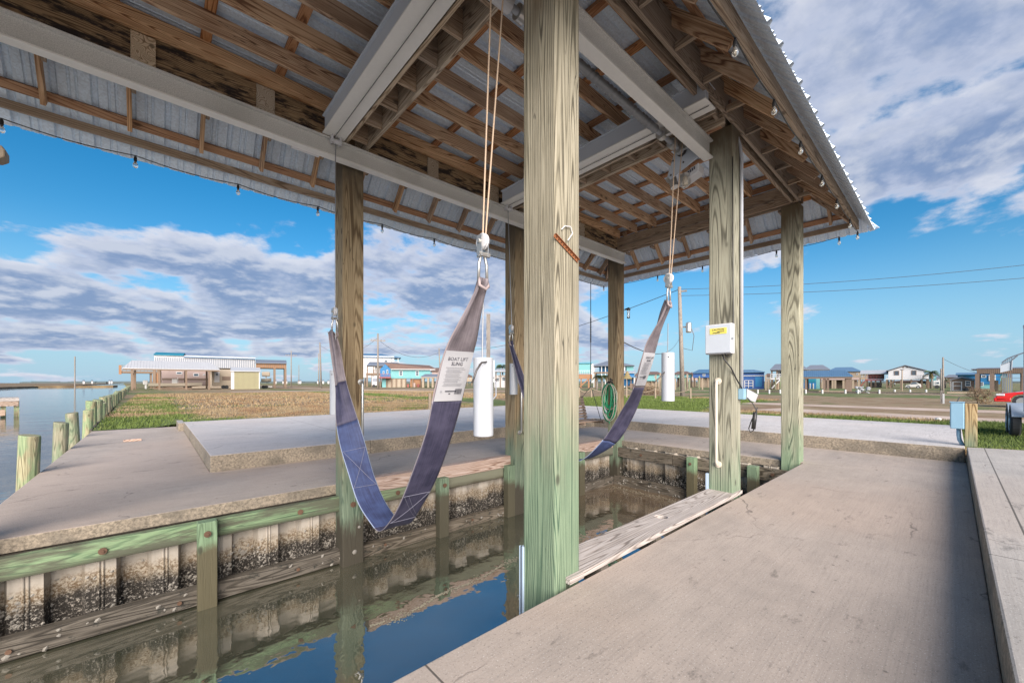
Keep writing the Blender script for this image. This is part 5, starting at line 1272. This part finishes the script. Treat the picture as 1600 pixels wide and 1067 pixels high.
M().box(b.X(972), b.X(991), 0, 7, b.Z(603), b.Z(582)).build('wall', 'wall_blue', b.o); gable_side(b, 971, 993, 578.5, 582, 0, 7, 'roof_white'); M().box(b.X(978), b.X(1003), -2.5, 0, b.Z(590), b.Z(588.3)).build('awning', 'roof_blue', b.o); stilts(b, (980, 991, 1001), 590, (-2.4,), 'trim_white', .2, 'post')
M().box(b.X(984), b.X(998), -2, 0, 0, 1.1).build('clutter', 'wall_brown', b.o, bevel=.1)
b = BG('thatch_hut', 'brown thatched hut beside the blue metal building', 'hut', 80, 980)
M().lathe((0, 0, b.Z(592)), [(b.k * 8, 0), (b.k * 5, .5), (.1, 1.6)], 14).build('thatch', 'frond_dry', b.o); stilts(b, (974, 980, 986), 592, (0,), 'deck_brown', .15, 'post')
def lowhouse(lab, f, x0, x1, yr, ye, yfl, wallm, roofm, wins=(), hip=True, depth=8, n=4, lw=None, rail=None):
    b = BG('stilt_house', lab, 'house', f, (x0 + x1) / 2)
    gable_side(b, x0 - 1, x1 + 1, yr, ye, 0, depth, roofm, xr0=(x0 + (x1 - x0) * .25 if hip else None), xr1=(x1 - (x1 - x0) * .25 if hip else None))
    M().box(b.X(x0), b.X(x1), 0, depth, b.Z(yfl), b.Z(ye)).build('wall', wallm, b.o)
    for wx0, wx1, a, c_ in wins: window(b, wx0, wx1, a, c_, -.02)
    stilts(b, [x0 + (x1 - x0) * (i + .1) / (n - .8) for i in range(n)], yfl, (.1, depth - .5), 'deck_brown', .25)
    if rail: railing(b, x0, x1, rail[0], rail[1], -1.2, rail[2], 10)
    if lw: M().box(b.X(x0 + (x1 - x0) * .2), b.X(x0 + (x1 - x0) * .75), 1, depth, 0, b.Z(yfl)).build('lower_wall', lw, b.o)
    return b
lowhouse('aqua house with brown roof between the sling and the hanging weight', 120, 1000, 1036, 580, 584.5, 595, 'wall_aqua', 'shingle', [(1022, 1026, 587, 591)], n=5, lw='wall_tan')
lowhouse('small aqua house with brown roof right of the hanging weight', 118, 1052, 1081, 579.5, 584, 590, 'wall_aqua', 'shingle', [(1056, 1060, 586, 589), (1072, 1076, 586, 589)], lw='wall_brown')
lowhouse('deep blue gabled house just left of the box post', 110, 1083, 1118, 576.5, 582, 590, 'wall_deepblue', 'roof_blue', [(1098, 1102, 584, 588)], lw='wall_tan')
random.seed(21)
for i in range(26):     # docks and boat hoist posts along the second canal
    px_ = random.uniform(1012, 1118) if i < 20 else random.uniform(1196, 1222); f = random.uniform(60, 85)
    b = BG('dock_post', 'weathered dock post standing before the small houses beyond the rope fence', 'post', f, px_, 'weathered dock posts along the second canal')
    M().box(-.11, .11, 0, .22, 0, random.uniform(1.2, 3.0)).build('post', 'pile_wood' if i % 2 else 'wall_tan', b.o)
b = BG('metal_workshop', 'large blue metal building with white framed door right of the box post', 'building', 80, 1175)
gable_side(b, 1150, 1195, 576.5, 581, 0, 9, 'roof_blue', xr0=1152, xr1=1178); M().box(b.X(1150), b.X(1194), 0, 9, 0, b.Z(581)).build('wall', 'wall_deepblue', b.o); M().box(b.X(1180), b.X(1191), -.05, 0, b.Z(604), b.Z(589)).build('door', 'wall_blue', b.o)
s = M()
for x in (1163, 1169, 1176): s.box(b.X(x), b.X(x) + .12, -.1, 0, b.Z(606), b.Z(594))
for y in (594, 598, 602): s.box(b.X(1163), b.X(1177), -.09, -.01, b.Z(y + .8), b.Z(y))
s.build('door_frame', 'trim_white', b.o); M().box(b.X(1150), b.X(1194), -.15, 0, b.Z(587.4), b.Z(586.5)).build('trim', 'trim_white', b.o)
b = BG('stilt_house', 'tall grey house with porch rails just left of the right-hand post', 'house', 75, 1222)
gable_side(b, 1203, 1262, 567, 577, 0, 9, 'roof_grey', xr0=1211, xr1=1252); M().box(b.X(1215), b.X(1259), 2, 9, b.Z(591), b.Z(577)).build('wall', 'wall_white', b.o); M().box(b.X(1204), b.X(1260), 0, 9, b.Z(593), b.Z(591)).build('deck', 'wall_white', b.o)
railing(b, 1204, 1225, 584, 591, 0, 'trim_white', 9); stilts(b, (1206, 1214, 1222), 577, (.1,), 'deck_brown', .25, 'porch_post'); stilts(b, (1206, 1216, 1226, 1240, 1256), 593, (.1, 7), 'wall_tan', .3); M().bar((b.X(1206), -.5, .2), (b.X(1220), -.5, b.Z(592)), 1, .2).build('stairs', 'trim_white', b.o)
window(b, 1217, 1221, 580, 587, 1.98)
b = BG('open_canopy', 'open canopy with a blue ribbed roof on dark posts right of the last post', 'shelter', 54, 1295)
canopy(b, 1246, 1333, 1252, 1321, 578, 587.5, 6, 'roof_blue', (1259, 1288, 1293.5, 1324, 1329), 'wall_brown', .26, ribn=26)
b = BG('shipping_container', 'bright turquoise container under the blue ribbed canopy', 'container', 62, 1268)
M().box(b.X(1255), b.X(1275), 0, 2.4, .3, b.Z(591)).build('body', 'wall_blue', b.o, bevel=.03); M().box(b.X(1256), b.X(1274.5), -.06, 0, b.Z(597), b.Z(592)).build('panel', 'roof_teal', b.o)
s = M()
for x in (1261, 1265, 1270): s.box(b.X(x), b.X(x) + .15, -.1, 0, .3, b.Z(599))
s.build('door_bar', 'trim_white', b.o); M().box(b.X(1275.3), b.X(1281), 0, 2.2, .3, b.Z(590)).build('side_panel', 'wall_aqua', b.o)
lowhouse('dark blue hip-roofed house behind the blue canopy', 120, 1256, 1296, 569.5, 577, 590, 'wall_white', 'roof_grey')
lowhouse('blue hip-roofed house with tan end wall behind the right end of the blue canopy', 115, 1292, 1345, 573, 580, 591, 'wall_tan', 'roof_blue', [(1338, 1341, 583, 586)], lw='wall_tan', n=6)
b = BG('carport', 'pink-brown walled carport behind the blue ribbed canopy', 'carport', 85, 1322)
M().box(b.X(1283), b.X(1343), 0, 7, b.Z(593.5), b.Z(590)).build('roof', 'wall_pink', b.o); stilts(b, (1285, 1301, 1305, 1318, 1333, 1342), 593.5, (.1,), 'wall_tan', .35, 'post'); M().box(b.X(1284), b.X(1340), 3, 7, 0, b.Z(593.5)).build('wall', 'wall_brown', b.o); window(b, 1299, 1302, 596, 601, 2.95, mull=False)
b = BG('stilt_house', 'house with white metal roof and red railed deck left of the white gabled house', 'house', 100, 1372)
gable_side(b, 1344, 1390, 577.5, 583.5, 0, 8, 'roof_white'); M().box(b.X(1356), b.X(1382), 3, 8, b.Z(592), b.Z(583)).build('wall', 'wall_pink', b.o); M().box(b.X(1353), b.X(1381), 0, 3, b.Z(595), b.Z(593)).build('deck', 'deck_red', b.o); railing(b, 1353, 1381, 586, 593, 0, 'deck_red', 12)
M().bar((b.X(1353), 0, b.Z(593)), (b.X(1344), 0, .2), 1, .2).build('stairs', 'deck_red', b.o); stilts(b, (1354, 1361, 1368, 1376, 1386), 595, (.1, 6), 'deck_brown', .3); M().box(b.X(1357), b.X(1378), 1, 4, 0, 1.3).build('clutter', 'wall_tan', b.o, bevel=.1)
b = BG('stilt_house', 'white gabled two-window house on stilts with a long porch', 'house', 95, 1416)
gable_wall(b, 1388, 1444, 1414, 570.5, 578.5, 592, 0, 9, 'wall_white', yeR=578.5); gable_front(b, 1387, 1445, 1414, 570, 578.5, 0, 9, 'roof_grey')
window(b, 1397, 1405, 579, 586.5, -.02, 'wall_brown'); window(b, 1424, 1432, 579, 586.5, -.02, 'wall_brown'); window(b, 1410.5, 1412.5, 572, 574.5, -.02, 'deck_brown', mull=False); window(b, 1416.5, 1418.5, 572, 574.5, -.02, 'deck_brown', mull=False)
M().box(b.X(1384), b.X(1452), -2.2, 9, b.Z(593.2), b.Z(591.6)).build('porch_floor', 'trim_white', b.o); railing(b, 1386, 1441, 586.5, 591.6, -2.1, 'trim_white', 22); M().box(b.X(1442), b.X(1451), 0, 8, b.Z(592), b.Z(585.5)).build('side_wing', 'wall_white', b.o)
stilts(b, (1386, 1392, 1408, 1424, 1440, 1450), 593.2, (-2, 6), 'deck_brown', .3); M().bar((b.X(1388), -1.5, .2), (b.X(1398), -1.5, b.Z(593)), 1, .2).build('stairs', 'deck_brown', b.o)
def car(name, lab, f, x0, x1, hgt, mat, zg=GZ, group=None, face=-1, cat='car'):
    b = BG(name, lab, cat, f, x0, group); L_ = (x1 - x0) * b.k; h_ = hgt
    pr = [(0, .32), (.02, .60), (.10, .68), (1.15, .84), (1.35, .90), (2.05, 1.36), (3.15, 1.40), (3.85, 1.02), (4.42, .96), (4.5, .5), (4.45, .28), (3.95, .28)]
    ar = [(3.95 - .0, .28)]
    pr2 = [(0, .30), (.0, .55), (.12, .68), (1.15, .86), (1.95, 1.36), (3.1, 1.41), (3.9, 1.05), (4.42, .98), (4.5, .45), (4.4, .28)]
    arch = []
    for cx in (3.62, .82):
        for i in range(9): a = math.pi * i / 8; arch.append((cx + .36 * math.cos(a), .30 + .36 * math.sin(a)))
    sx_ = L_ / 4.5; sz_ = h_ / 1.41
    M().xprism([(x * sx_, z * sz_) for x, z in (pr2 + arch)][::-1], .12, 1.72).build('body', mat, b.o, bevel=.05)
    M().xprism([(x * sx_, z * sz_) for x, z in ((1.38, .90), (1.98, 1.31), (3.05, 1.35), (3.7, 1.02))][::-1], .10, .13).build('window', 'glass_dark', b.o)
    M().box(.02 * sx_, .30 * sx_, .09, .5, .58 * sz_, .68 * sz_).build('headlight', 'box_white', b.o, bevel=.02)
    M().box(-.05, .5 * sx_, .12, 1.7, .28 * sz_, .48 * sz_).build('bumper', mat, b.o, bevel=.04)
    for cx in (.82, 3.62):
        wl = M().lathe((cx * sx_, .1, .31), [(.31, 0), (.31, .2), (.25, .21)], 20, 'Y').build('wheel', 'rubber', b.o); M().lathe((cx * sx_, .09, .31), [(.19, 0), (.19, .02)], 16, 'Y').build('rim', 'steel', wl)
    return b
car('parked_car', 'white car parked in front of the white gabled house', 88, 1415, 1432, 1.4, 'hull_white')
b = BG('street_lamp', 'small T-shaped lamp post on the lawn before the white gabled house', 'lamp post', 62, 1409.5)
M().tube([(0, 0, 0), (0, 0, b.Z(577.5))], .07, 8).build('post', 'wall_tan', b.o); M().box(-.25, .25, -.08, .08, b.Z(578), b.Z(577)).build('lamp_head', 'dark_steel', b.o)
b = BG('camper_trailer', 'small white camper trailer left of the brown shed', 'camper trailer', 85, 1465)
M().box(b.X(1457), b.X(1472), 0, 3, .5, b.Z(594.5)).build('body', 'hull_white', b.o, bevel=.2); window(b, 1462, 1468, 596.5, 600, -.01, mull=False); M().lathe((b.X(1464), -.05, .38), [(.38, 0), (.38, .25)], 14, 'Y').build('wheel', 'rubber', b.o)
b = BG('garden_shed', 'brown gabled shed with white framed double door and window', 'shed', 60, 1504)
gable_wall(b, 1486, 1523, 1503, 588.5, 592.5, 611, 0, 4, 'wall_brown'); gable_front(b, 1485, 1524, 1503, 588, 592.3, 0, 4, 'roof_grey', .05)
s = M()
for x in (1488, 1501.5): s.box(b.X(x), b.X(x) + .12, -.06, 0, b.Z(610.5), b.Z(596))
for y in (596, 602.3, 609.6): s.box(b.X(1488), b.X(1502.7), -.058, -.002, b.Z(y + .9), b.Z(y))
s.build('door', 'trim_white', b.o); s = M().box(b.X(1485.3), b.X(1486.6), -.05, 0, 0, b.Z(593)).build('trim', 'trim_white', b.o); window(b, 1508, 1517, 595, 603.5, -.01); M().box(b.X(1509), b.X(1516), -.3, 0, 0, b.Z(606)).build('hatch', 'dark_steel', b.o)
b = BG('stilt_house', 'bright blue house with white windows behind the brown shed', 'house', 85, 1530)
gable_side(b, 1493, 1530, 581.5, 584.5, 0, 7, 'roof_blue'); M().box(b.X(1496), b.X(1563), 1, 8, b.Z(600), b.Z(584.5)).build('wall', 'wall_blue', b.o); window(b, 1533, 1541, 586, 590, .98, mull=False); window(b, 1529, 1537, 597, 603, .98); M().box(b.X(1520), b.X(1560), 1.2, 8, 0, b.Z(600)).build('lower_wall', 'wall_aqua', b.o)
M().box(b.X(1545), b.X(1556), .8, 1, b.Z(595), b.Z(586)).build('sign_panel', 'trim_white', b.o)
b = BG('timber_canopy', 'timber canopy with a boarded brown roof edge behind the bare bush', 'shelter', 56, 1562)
M().box(b.X(1526), b.X(1660), 0, 7, b.Z(583.5), b.Z(575.5)).build('fascia', 'wall_brown', b.o); gable_side(b, 1517, 1660, 573, 575.5, .2, 7, 'roof_grey', xr0=1530, xr1=1650, ov=.2)
s = M()
for i in range(40): x = b.X(1527 + i * 3.2); s.box(x, x + .05, -.03, 0, b.Z(583), b.Z(576))
s.build('board_joint', 'deck_brown', b.o); stilts(b, (1527, 1550, 1577, 1600, 1625), 583.5, (0, 5), 'wall_brown', .42, 'post'); M().box(b.X(1553), b.X(1560), 2, 3, 0, 1.6).build('cabinet', 'wall_tan', b.o)
b = BG('steel_frame', 'grey-green steel boat hoist frame with a sloping ladder top behind the red car', 'boat hoist', 34, 1575)
s = M(); za, zb = b.Z(573), b.Z(580)
for x in (1566, 1569.5, 1573, 1576.5, 1580): M().box(b.X(x), b.X(x) + .07, 0, .1, 0, b.Z(584)).build('leg', 'roof_grey', b.o)
M().quadbox([(b.X(1563), 0, b.Z(582)), (b.X(1581), 0, b.Z(578)), (b.X(1581), .1, b.Z(578)), (b.X(1563), .1, b.Z(582)), (b.X(1563), 0, b.Z(569)), (b.X(1581), 0, b.Z(564)), (b.X(1581), .1, b.Z(564)), (b.X(1563), .1, b.Z(569))]).build('mesh_panel', 'box_grey', b.o)
s = M().tube([(b.X(1566), 0, b.Z(566)), (b.X(1575), 0, b.Z(560)), (b.X(1586), 0, b.Z(556)), (b.X(1600), 0, b.Z(552)), (b.X(1625), 0, b.Z(546))], .06, 6).tube([(b.X(1580), 0, b.Z(578)), (b.X(1581), 0, b.Z(563)), (b.X(1590), 0, b.Z(556))], .06, 6)
for i in range(6): x = 1566 + i * 3; s.tube([(b.X(x), 0, b.Z(570 - i)), (b.X(x), 0, b.Z(565 - i * 1.2))], .03, 5)
s.build('top_frame', 'roof_grey', b.o); M().box(b.X(1564), b.X(1582), .5, .62, 0, b.Z(590)).build('lattice_panel', 'wall_olive', b.o)
# ---- low white bollards, rope fence, bank timbers
for i, px_ in enumerate((1184, 1202, 1219, 1259, 1285, 1321, 1340.5, 1374, 1398, 1422, 1447)):
    b = BG('bollard', 'small white post, number %s from the left in the row along the second canal' % ('one two three four five six seven eight nine ten eleven'.split()[i]), 'bollard', 46, px_, 'small white posts along the second canal')
    b.o['label'] = ['small white post on the canal bank left of the grey stilt house', 'small white post directly before the stairs of the grey stilt house', 'small white post against the left side of the last shelter post', 'small white post under the left end of the blue ribbed canopy', 'small white post under the middle of the blue ribbed canopy', 'small white post under the right end of the blue ribbed canopy', 'small white post just right of the blue ribbed canopy beside the rubble', 'small white post before the red railed deck', 'small white post left of the T-shaped lamp post', 'small white post right of the T-shaped lamp post', 'small white post on the bank before the shaggy palm'][i]
    M().lathe((0, 0, 0), [(.09, 0), (.09, .42), (.07, .46), (.01, .47)], 10).build('post', 'trim_white', b.o)
b = BG('bank_timber', 'long low timber edge of the second canal behind the white posts', 'timber edging', 48, 1320)
M().box(b.X(1150), b.X(1475), 0, .3, 0, .22).build('beam', 'wale_dark_wood', b.o)
for x0, x1, y_ in ((1280, 1322, 610.5), (1478, 1530, 614)): M().box(b.X(x0), b.X(x1), -.6, -.4, .15, .28).build('beam', 'wall_tan', b.o)
b = BG('rubble_heap', 'small heap of pale rubble and netting beside the canopy', 'rubble', 46, 1348)
random.seed(4)
s = M()
for i in range(26):
    c_ = Vector((random.uniform(-.55, .6), random.uniform(-.3, .3), random.uniform(.05, .75))); r_ = random.uniform(.1, .25)
    s.lathe(c_, [(r_ * .5, -r_ * .5), (r_, 0), (r_ * .4, r_ * .5)], 6)
s.build('chunk', 'roof_white', b.o); b.o.children[0]['kind'] = 'stuff'
fx = [(905, 33), (924, 33), (979, 32), (1024, 31), (1079, 30)]
for i, (px_, f) in enumerate(fx):
    b = BG('fence_post', ['pale fence post behind the bench swing chain', 'pale rope fence post right of the bench swing chain', 'pale rope fence post just right of the hose post', 'pale rope fence post between the twisted sling and the weight', 'pale rope fence post left of the box post'][i], 'fence post', f, px_, 'posts of the rope fence')
    M().tube([(0, 0, 0), (0, 0, .85)], [.07, .06], 8).build('post', 'wall_tan', b.o)
for i in range(4):
    a = W(fx[i][0], 600, fx[i][1]); c_ = W(fx[i + 1][0], 600, fx[i + 1][1]); a.z = c_.z = .86; pts_ = []
    for k in range(11): t = k / 10; p = a.lerp(c_, t); p.z -= .28 * 4 * t * (1 - t); pts_.append(p)
    o = M().tube(pts_, .028, 5).build('rope', 'wall_tan'); tag(o, ['pale rope sagging between the two fence posts by the swing chain', 'pale rope sagging behind the hose post', 'pale rope sagging behind the twisted sling', 'pale rope sagging below the right hanging weight'][i], 'rope', 'ropes of the rope fence')
b = BG('rail_stand', 'short post under a thin horizontal rail in the grass beyond the pad', 'rail', 17.5, 672)
M().tube([(0, 0, 0), (0, 0, b.Z(614))], .07, 9).build('post', 'wall_tan', b.o); M().bar((b.X(560), 1.5, b.Z(609.5)), (b.X(708), 0, b.Z(611.5)), .05, .04).build('rail', 'wall_tan', b.o); M().box(b.X(672) - .09, b.X(672) + .09, -.09, .09, 0, .12).build('base', 'kerb_concrete', b.o)
b = BG('meter_post', 'brown post with a white meter box and bent conduit behind the middle weight', 'meter post', 17.5, 763)
M().box(-.085, .085, -.085, .085, 0, b.Z(491)).build('post', 'pole_wood', b.o); M().box(b.X(764), b.X(773), -.22, -.09, b.Z(590), b.Z(563)).build('meter_box', 'box_white', b.o, bevel=.02)
M().tube([(b.X(773), -.1, b.Z(594)), (b.X(775), -.1, b.Z(597)), (b.X(775), -.1, b.Z(618)), (b.X(767), -.1, b.Z(628)), (b.X(766), -.1, 0)], .025, 8).build('conduit', 'pvc_white', b.o)
M().lathe((b.X(775), -.12, b.Z(594)), [(.06, 0), (.06, .04)], 10, 'Y').build('round_box', 'dark_steel', b.o)
b = BG('bare_bush', 'leafless brown bush before the timber canopy at right', 'bush', 24, 1537)
random.seed(14); s = M()
def twig(p, dr, ln_, r_, lv):
    q = p + dr * ln_; s.tube([p, (p + q) / 2 + Vector((random.gauss(0, .03), random.gauss(0, .03), 0)), q], [r_, r_ * .8, r_ * .55], 4, False)
    if lv < 4:
        for _ in range(3):
            d2 = (dr + Vector((random.gauss(0, .55), random.gauss(0, .55), random.gauss(.05, .35)))).normalized(); twig(q, d2, ln_ * random.uniform(.55, .8), r_ * .6, lv + 1)
for i in range(11): twig(Vector((random.gauss(0, .12), random.gauss(0, .12), 0)), Vector((random.gauss(0, .8), random.gauss(0, .6), .9)).normalized(), .40, .028, 0)
s.build('branches', 'twig', b.o); 
s = M()
for i in range(320):
    p = Vector((random.gauss(0, .42), random.gauss(0, .35), abs(random.gauss(.25, .28)))); d_ = Vector((random.gauss(0, 1), random.gauss(0, 1), 1)).normalized() * .14; w_ = Vector((.008, .004, 0)); bb = len(s.v)
    s.v += [tuple(p - w_), tuple(p + w_), tuple(p + d_)]; s.f.append((bb, bb + 1, bb + 2))
s.build('dry_leaves', 'frond_dry', b.o)
b = BG('brown_bush', 'low brown bush behind the twisted sling', 'bush', 42, 1012)
s = M()
for i in range(1400):
    a = random.uniform(0, 6.283); rr_ = random.random() ** .5; p = Vector((1.25 * rr_ * math.cos(a), .9 * rr_ * math.sin(a), abs(random.gauss(.55, .32)) * (1.15 - rr_ * .6))); d_ = Vector((random.gauss(0, 1), random.gauss(0, 1), .8)).normalized() * .2; w_ = Vector((.03, .02, 0)); bb = len(s.v)
    s.v += [tuple(p - w_), tuple(p + w_), tuple(p + d_)]; s.f.append((bb, bb + 1, bb + 2))
s.build('foliage', 'twig', b.o); M().tube([(0, 0, 0), (.05, 0, .6)], .04, 6).build('stem', 'twig', b.o)
car('parked_car', 'red car nose behind the boat trailer at the right edge', 20.5, 1555, 1697, 1.42, 'car_red')
b = BG('post_marker', 'thin dark post with a white stake beside the gravel track', 'post', 24, 1471)
M().box(-.05, .05, -.05, .05, -.1, b.Z(610)).build('post', 'pole_wood', b.o); M().box(b.X(1474) - .05, b.X(1474) + .05, -.05, .05, 0, b.Z(615) ).build('stake', 'trim_white', b.o)
for i, (x0, x1, yr, ye, yf, f, wm, rm, lab) in enumerate((
        (1122, 1148, 580, 585, 592, 150, 'wall_white', 'roof_grey', 'far white house with grey roof hidden mostly by the box post'), (1196, 1206, 583, 587, 594, 140, 'wall_tan', 'shingle', 'far small tan house between the blue building and the grey stilt house'),
        (1344, 1356, 579, 584, 593, 150, 'wall_tan', 'roof_grey', 'far tan house between the tan-ended house and the red deck'), (1452, 1463, 582, 586, 596, 140, 'wall_aqua', 'roof_grey', 'far aqua house behind the shaggy palm'),
        (1462, 1478, 586, 590, 598, 150, 'wall_white', 'roof_grey', 'far low white house behind the small white camper'), (1476, 1500, 585, 589, 598, 130, 'wall_brown', 'roof_grey', 'far dark-roofed house behind the left side of the brown shed'),
        (1030, 1048, 583, 587, 595, 150, 'wall_white', 'roof_grey', 'far white house behind the right hanging weight'), (1076, 1092, 581, 586, 594, 145, 'wall_pink', 'shingle', 'far pink house just right of the transformer pole'),
        (992, 1003, 582, 587, 595, 150, 'wall_tan', 'shingle', 'far tan house behind the twisted sling'), (715, 738, 584, 588, 596, 170, 'wall_tan', 'shingle', 'far tan house behind the front sling label'),
        (748, 774, 587, 590, 597, 180, 'wall_white', 'roof_grey', 'far white house behind the middle weight'), (1562, 1580, 580, 585, 595, 120, 'wall_aqua', 'roof_teal', 'far aqua house seen through the boat hoist frame'),
        (1395, 1450, 594, 595.5, 599, 150, 'wall_brown', 'shingle', 'far low brown building seen under the white gabled house'), (516, 532, 590, 593, 598, 190, 'wall_white', 'roof_grey', 'far white house left of the left middle post'))):
    hb_ = lowhouse(lab, f, x0, x1, yr, ye, yf, wm, rm, [(x0 + 2, x0 + 4, ye + 2, ye + 5), (x1 - 5, x1 - 3, ye + 2, ye + 5)] if x1 - x0 > 9 else [])
# ---- utility pedestal on the far slab
p = P3 = W(1503, 689, 7.5)
pd = thing('power_pedestal', 'blue-grey electrical cabinet on a short timber post at the slab corner', 'electrical cabinet', (10.62, -.16, .24), R(-90))
M().box(-.03, .115, -.10, .05, 0, .75).build('post', 'post_brown_wood', pd, bevel=.01)
M().box(-.20, -.032, -.10, .085, .30, .765).build('cabinet', 'box_blue', pd, bevel=.012); M().box(-.205, -.045, .09, .15, .31, .70).build('cabinet_door', 'box_blue', pd, bevel=.01)
M().box(-.21, -.025, -.11, .10, .765, .775).build('cap', 'box_blue', pd)
M().tube([(-.10, .02, .31), (-.10, .02, .18), (-.09, .02, .10), (-.06, .01, .03), (-.03, 0, .0)], .03, 10).build('conduit', 'box_blue', pd, smooth=True); M().tube([(-.12, -.05, .77), (-.09, -.05, .86)], .008, 5).build('antenna', 'dark_steel', pd)
# ---- boat trailer
tr = thing('boat_trailer', 'galvanised boat trailer with twin wheels and a tall white guide post', 'boat trailer', (15.25, -1.0, GZ))
for x in (-.42, .40):
    wl = M().lathe((x, -.03, .345), [(.20, 0), (.30, -.0), (.345, .03), (.345, .13), (.30, .16), (.20, .16)], 32, 'Y').build('wheel', 'rubber', tr, smooth=False)
    M().lathe((x, .09, .345), [(.20, 0), (.20, .045), (.12, .03), (.06, .05)], 20, 'Y').build('rim', 'box_blue', wl)
    M().lathe((x, -2.5, .345), [(.20, 0), (.30, -.0), (.345, .03), (.345, .18), (.30, .21), (.20, .21)], 28, 'Y').build('wheel', 'rubber', tr)
s = M()
rows = []
for cx in (-.42, .40):
    for i in range(9):
        a = math.pi * (.90 - .80 * i / 8); rows.append([(cx + .40 * math.cos(a), .12, .36 + .40 * math.sin(a)), (cx + .40 * math.cos(a), -.16, .36 + .40 * math.sin(a))])
s.grid(rows); fd = s.build('fender', 'fender_blue', tr); so_ = fd.modifiers.new('solid', 'SOLIDIFY'); so_.thickness = .02
M().box(-.95, .95, -.24, -.18, .45, .66).build('fender_skirt', 'fender_blue', tr)
for y in (-.62, -2.1): M().box(-3.0, 3.4, y - .05, y + .05, .50, .62).build('frame_rail', 'fender_blue', tr)
for x in (-.42, .40): M().tube([(x, -.2, .345), (x, -2.5, .345)], .04, 8).build('axle', 'fender_blue', tr)
for x in (-2.9, 1.5): M().box(x, x + .1, -2.1, -.6, .42, .50).build('crossmember', 'fender_blue', tr)
M().tube([(-.93, -.62, .56), (-.93, -.2, .58), (-.93, -.10, .7)], .04, 8).build('guide_bracket', 'fender_blue', tr); M().lathe((-.93, -.10, .62), [(.065, 0), (.065, 1.84), (.072, 1.84), (.072, 1.90), (.05, 1.92)], 20).build('guide_post', 'pvc_white', tr, smooth=False)
# ---- timber piles along the canal bank
random.seed(2)
piles = [(-1.41, 9.24, .57, .115), (-1.41, 12.05, .55, .11), (-1.42, 14.5, .61, .115), (-1.42, 16.65, .58, .11)]
y = 18.4; 
while y < 120: piles.append((-1.45 - max(0, y - 22) * .022, y, random.uniform(.60, .78), .13 if y < 40 else .16)); y += 1.35 if y < 50 else 2.2
near = ['nearest timber pile at the left edge of the dock', 'second timber pile along the left dock', 'third timber pile along the left dock', 'fourth timber pile, at the corner of the grass']
for i, (x, y, zt, r_) in enumerate(piles):
    r0 = thing('timber_pile', near[i] if i < 4 else 'greenish timber pile in the long row along the grassy canal bank', 'timber pile', (x, y, WZ), random.uniform(0, 3), 'timber piles at the dock edge' if i < 4 else 'timber piles along the grassy canal bank')
    lx, ly = random.gauss(0, .03), random.gauss(0, .03); s = M()
    hh = zt - WZ; prof = [(r_ * 1.03, -.5), (r_, .5), (r_ * .98, hh - .02), (r_ * .93, hh)]
    s.lathe((0, 0, 0), prof, 14); s.v = [(a + lx * c_, b_ + ly * c_, c_ + (.02 * a / r_ if c_ > hh - .05 else 0)) for a, b_, c_ in s.v]
    s.build('pile', 'pile_wood', r0, smooth=False)
s = M().quadbox([(-1.33, 16.2, -1.6), (-1.28, 16.2, -1.6), (-3.4, 120, -1.6), (-3.45, 120, -1.6), (-1.33, 16.2, .03), (-1.28, 16.2, .03), (-3.4, 120, .14), (-3.45, 120, .14)])
o = s.build('bank_wall', 'wale_dark_wood_cross'); tag(o, 'timber retaining wall along the grassy canal bank behind the piles', 'retaining wall')
# ---- neighbour dock corner at the far left
b = BG('timber_dock', 'corner of a grey timber dock out in the canal at the left edge', 'dock', 27, 0, None, 0, WZ)
M().box(b.X(-200), b.X(30), 0, 3.0, b.Z(627), b.Z(622)).build('deck', 'grey_plank_wood', b.o); M().box(b.X(-200), b.X(29), .03, .12, b.Z(635), b.Z(627.2)).build('fascia', 'crate_wood', b.o)
for x in (-60, 5, 26): M().box(b.X(x) - .12, b.X(x) + .12, .2, .44, -.6, b.Z(627)).build('pile', 'pile_wood', b.o)
M().box(b.X(-200), b.X(8), -.6, -.1, b.Z(649), b.Z(640)).build('lower_step', 'crate_wood', b.o)
o = M().lathe((0, 0, 0), [(.05, 0), (.09, .03), (.07, .08), (.02, .10)], 9).build('stone', 'hull_white'); pp = W(1466, 657, 13.2); o.location = (pp.x, pp.y, .1); tag(o, 'white stone lying in the grass beyond the far slab', 'stone')
# ---- far houses on the horizon
random.seed(31)
for i in range(14):
    px_ = random.uniform(130, 190) if i < 4 else random.uniform(406, 520); f = random.uniform(420, 560); w_ = random.uniform(2, 5)
    b = BG('far_house', 'tiny pale house on the horizon', 'house', f, px_, 'tiny pale houses on the horizon')
    b.o['label'] = 'tiny pale house on the horizon beyond the canal or the utility poles'
    M().box(b.X(px_ - w_ / 2), b.X(px_ + w_ / 2), 0, 9, 0, b.Z(595)).build('wall', 'wall_white', b.o); gable_side(b, px_ - w_ / 2 - .3, px_ + w_ / 2 + .3, 593.6, 595, 0, 9, 'roof_grey')
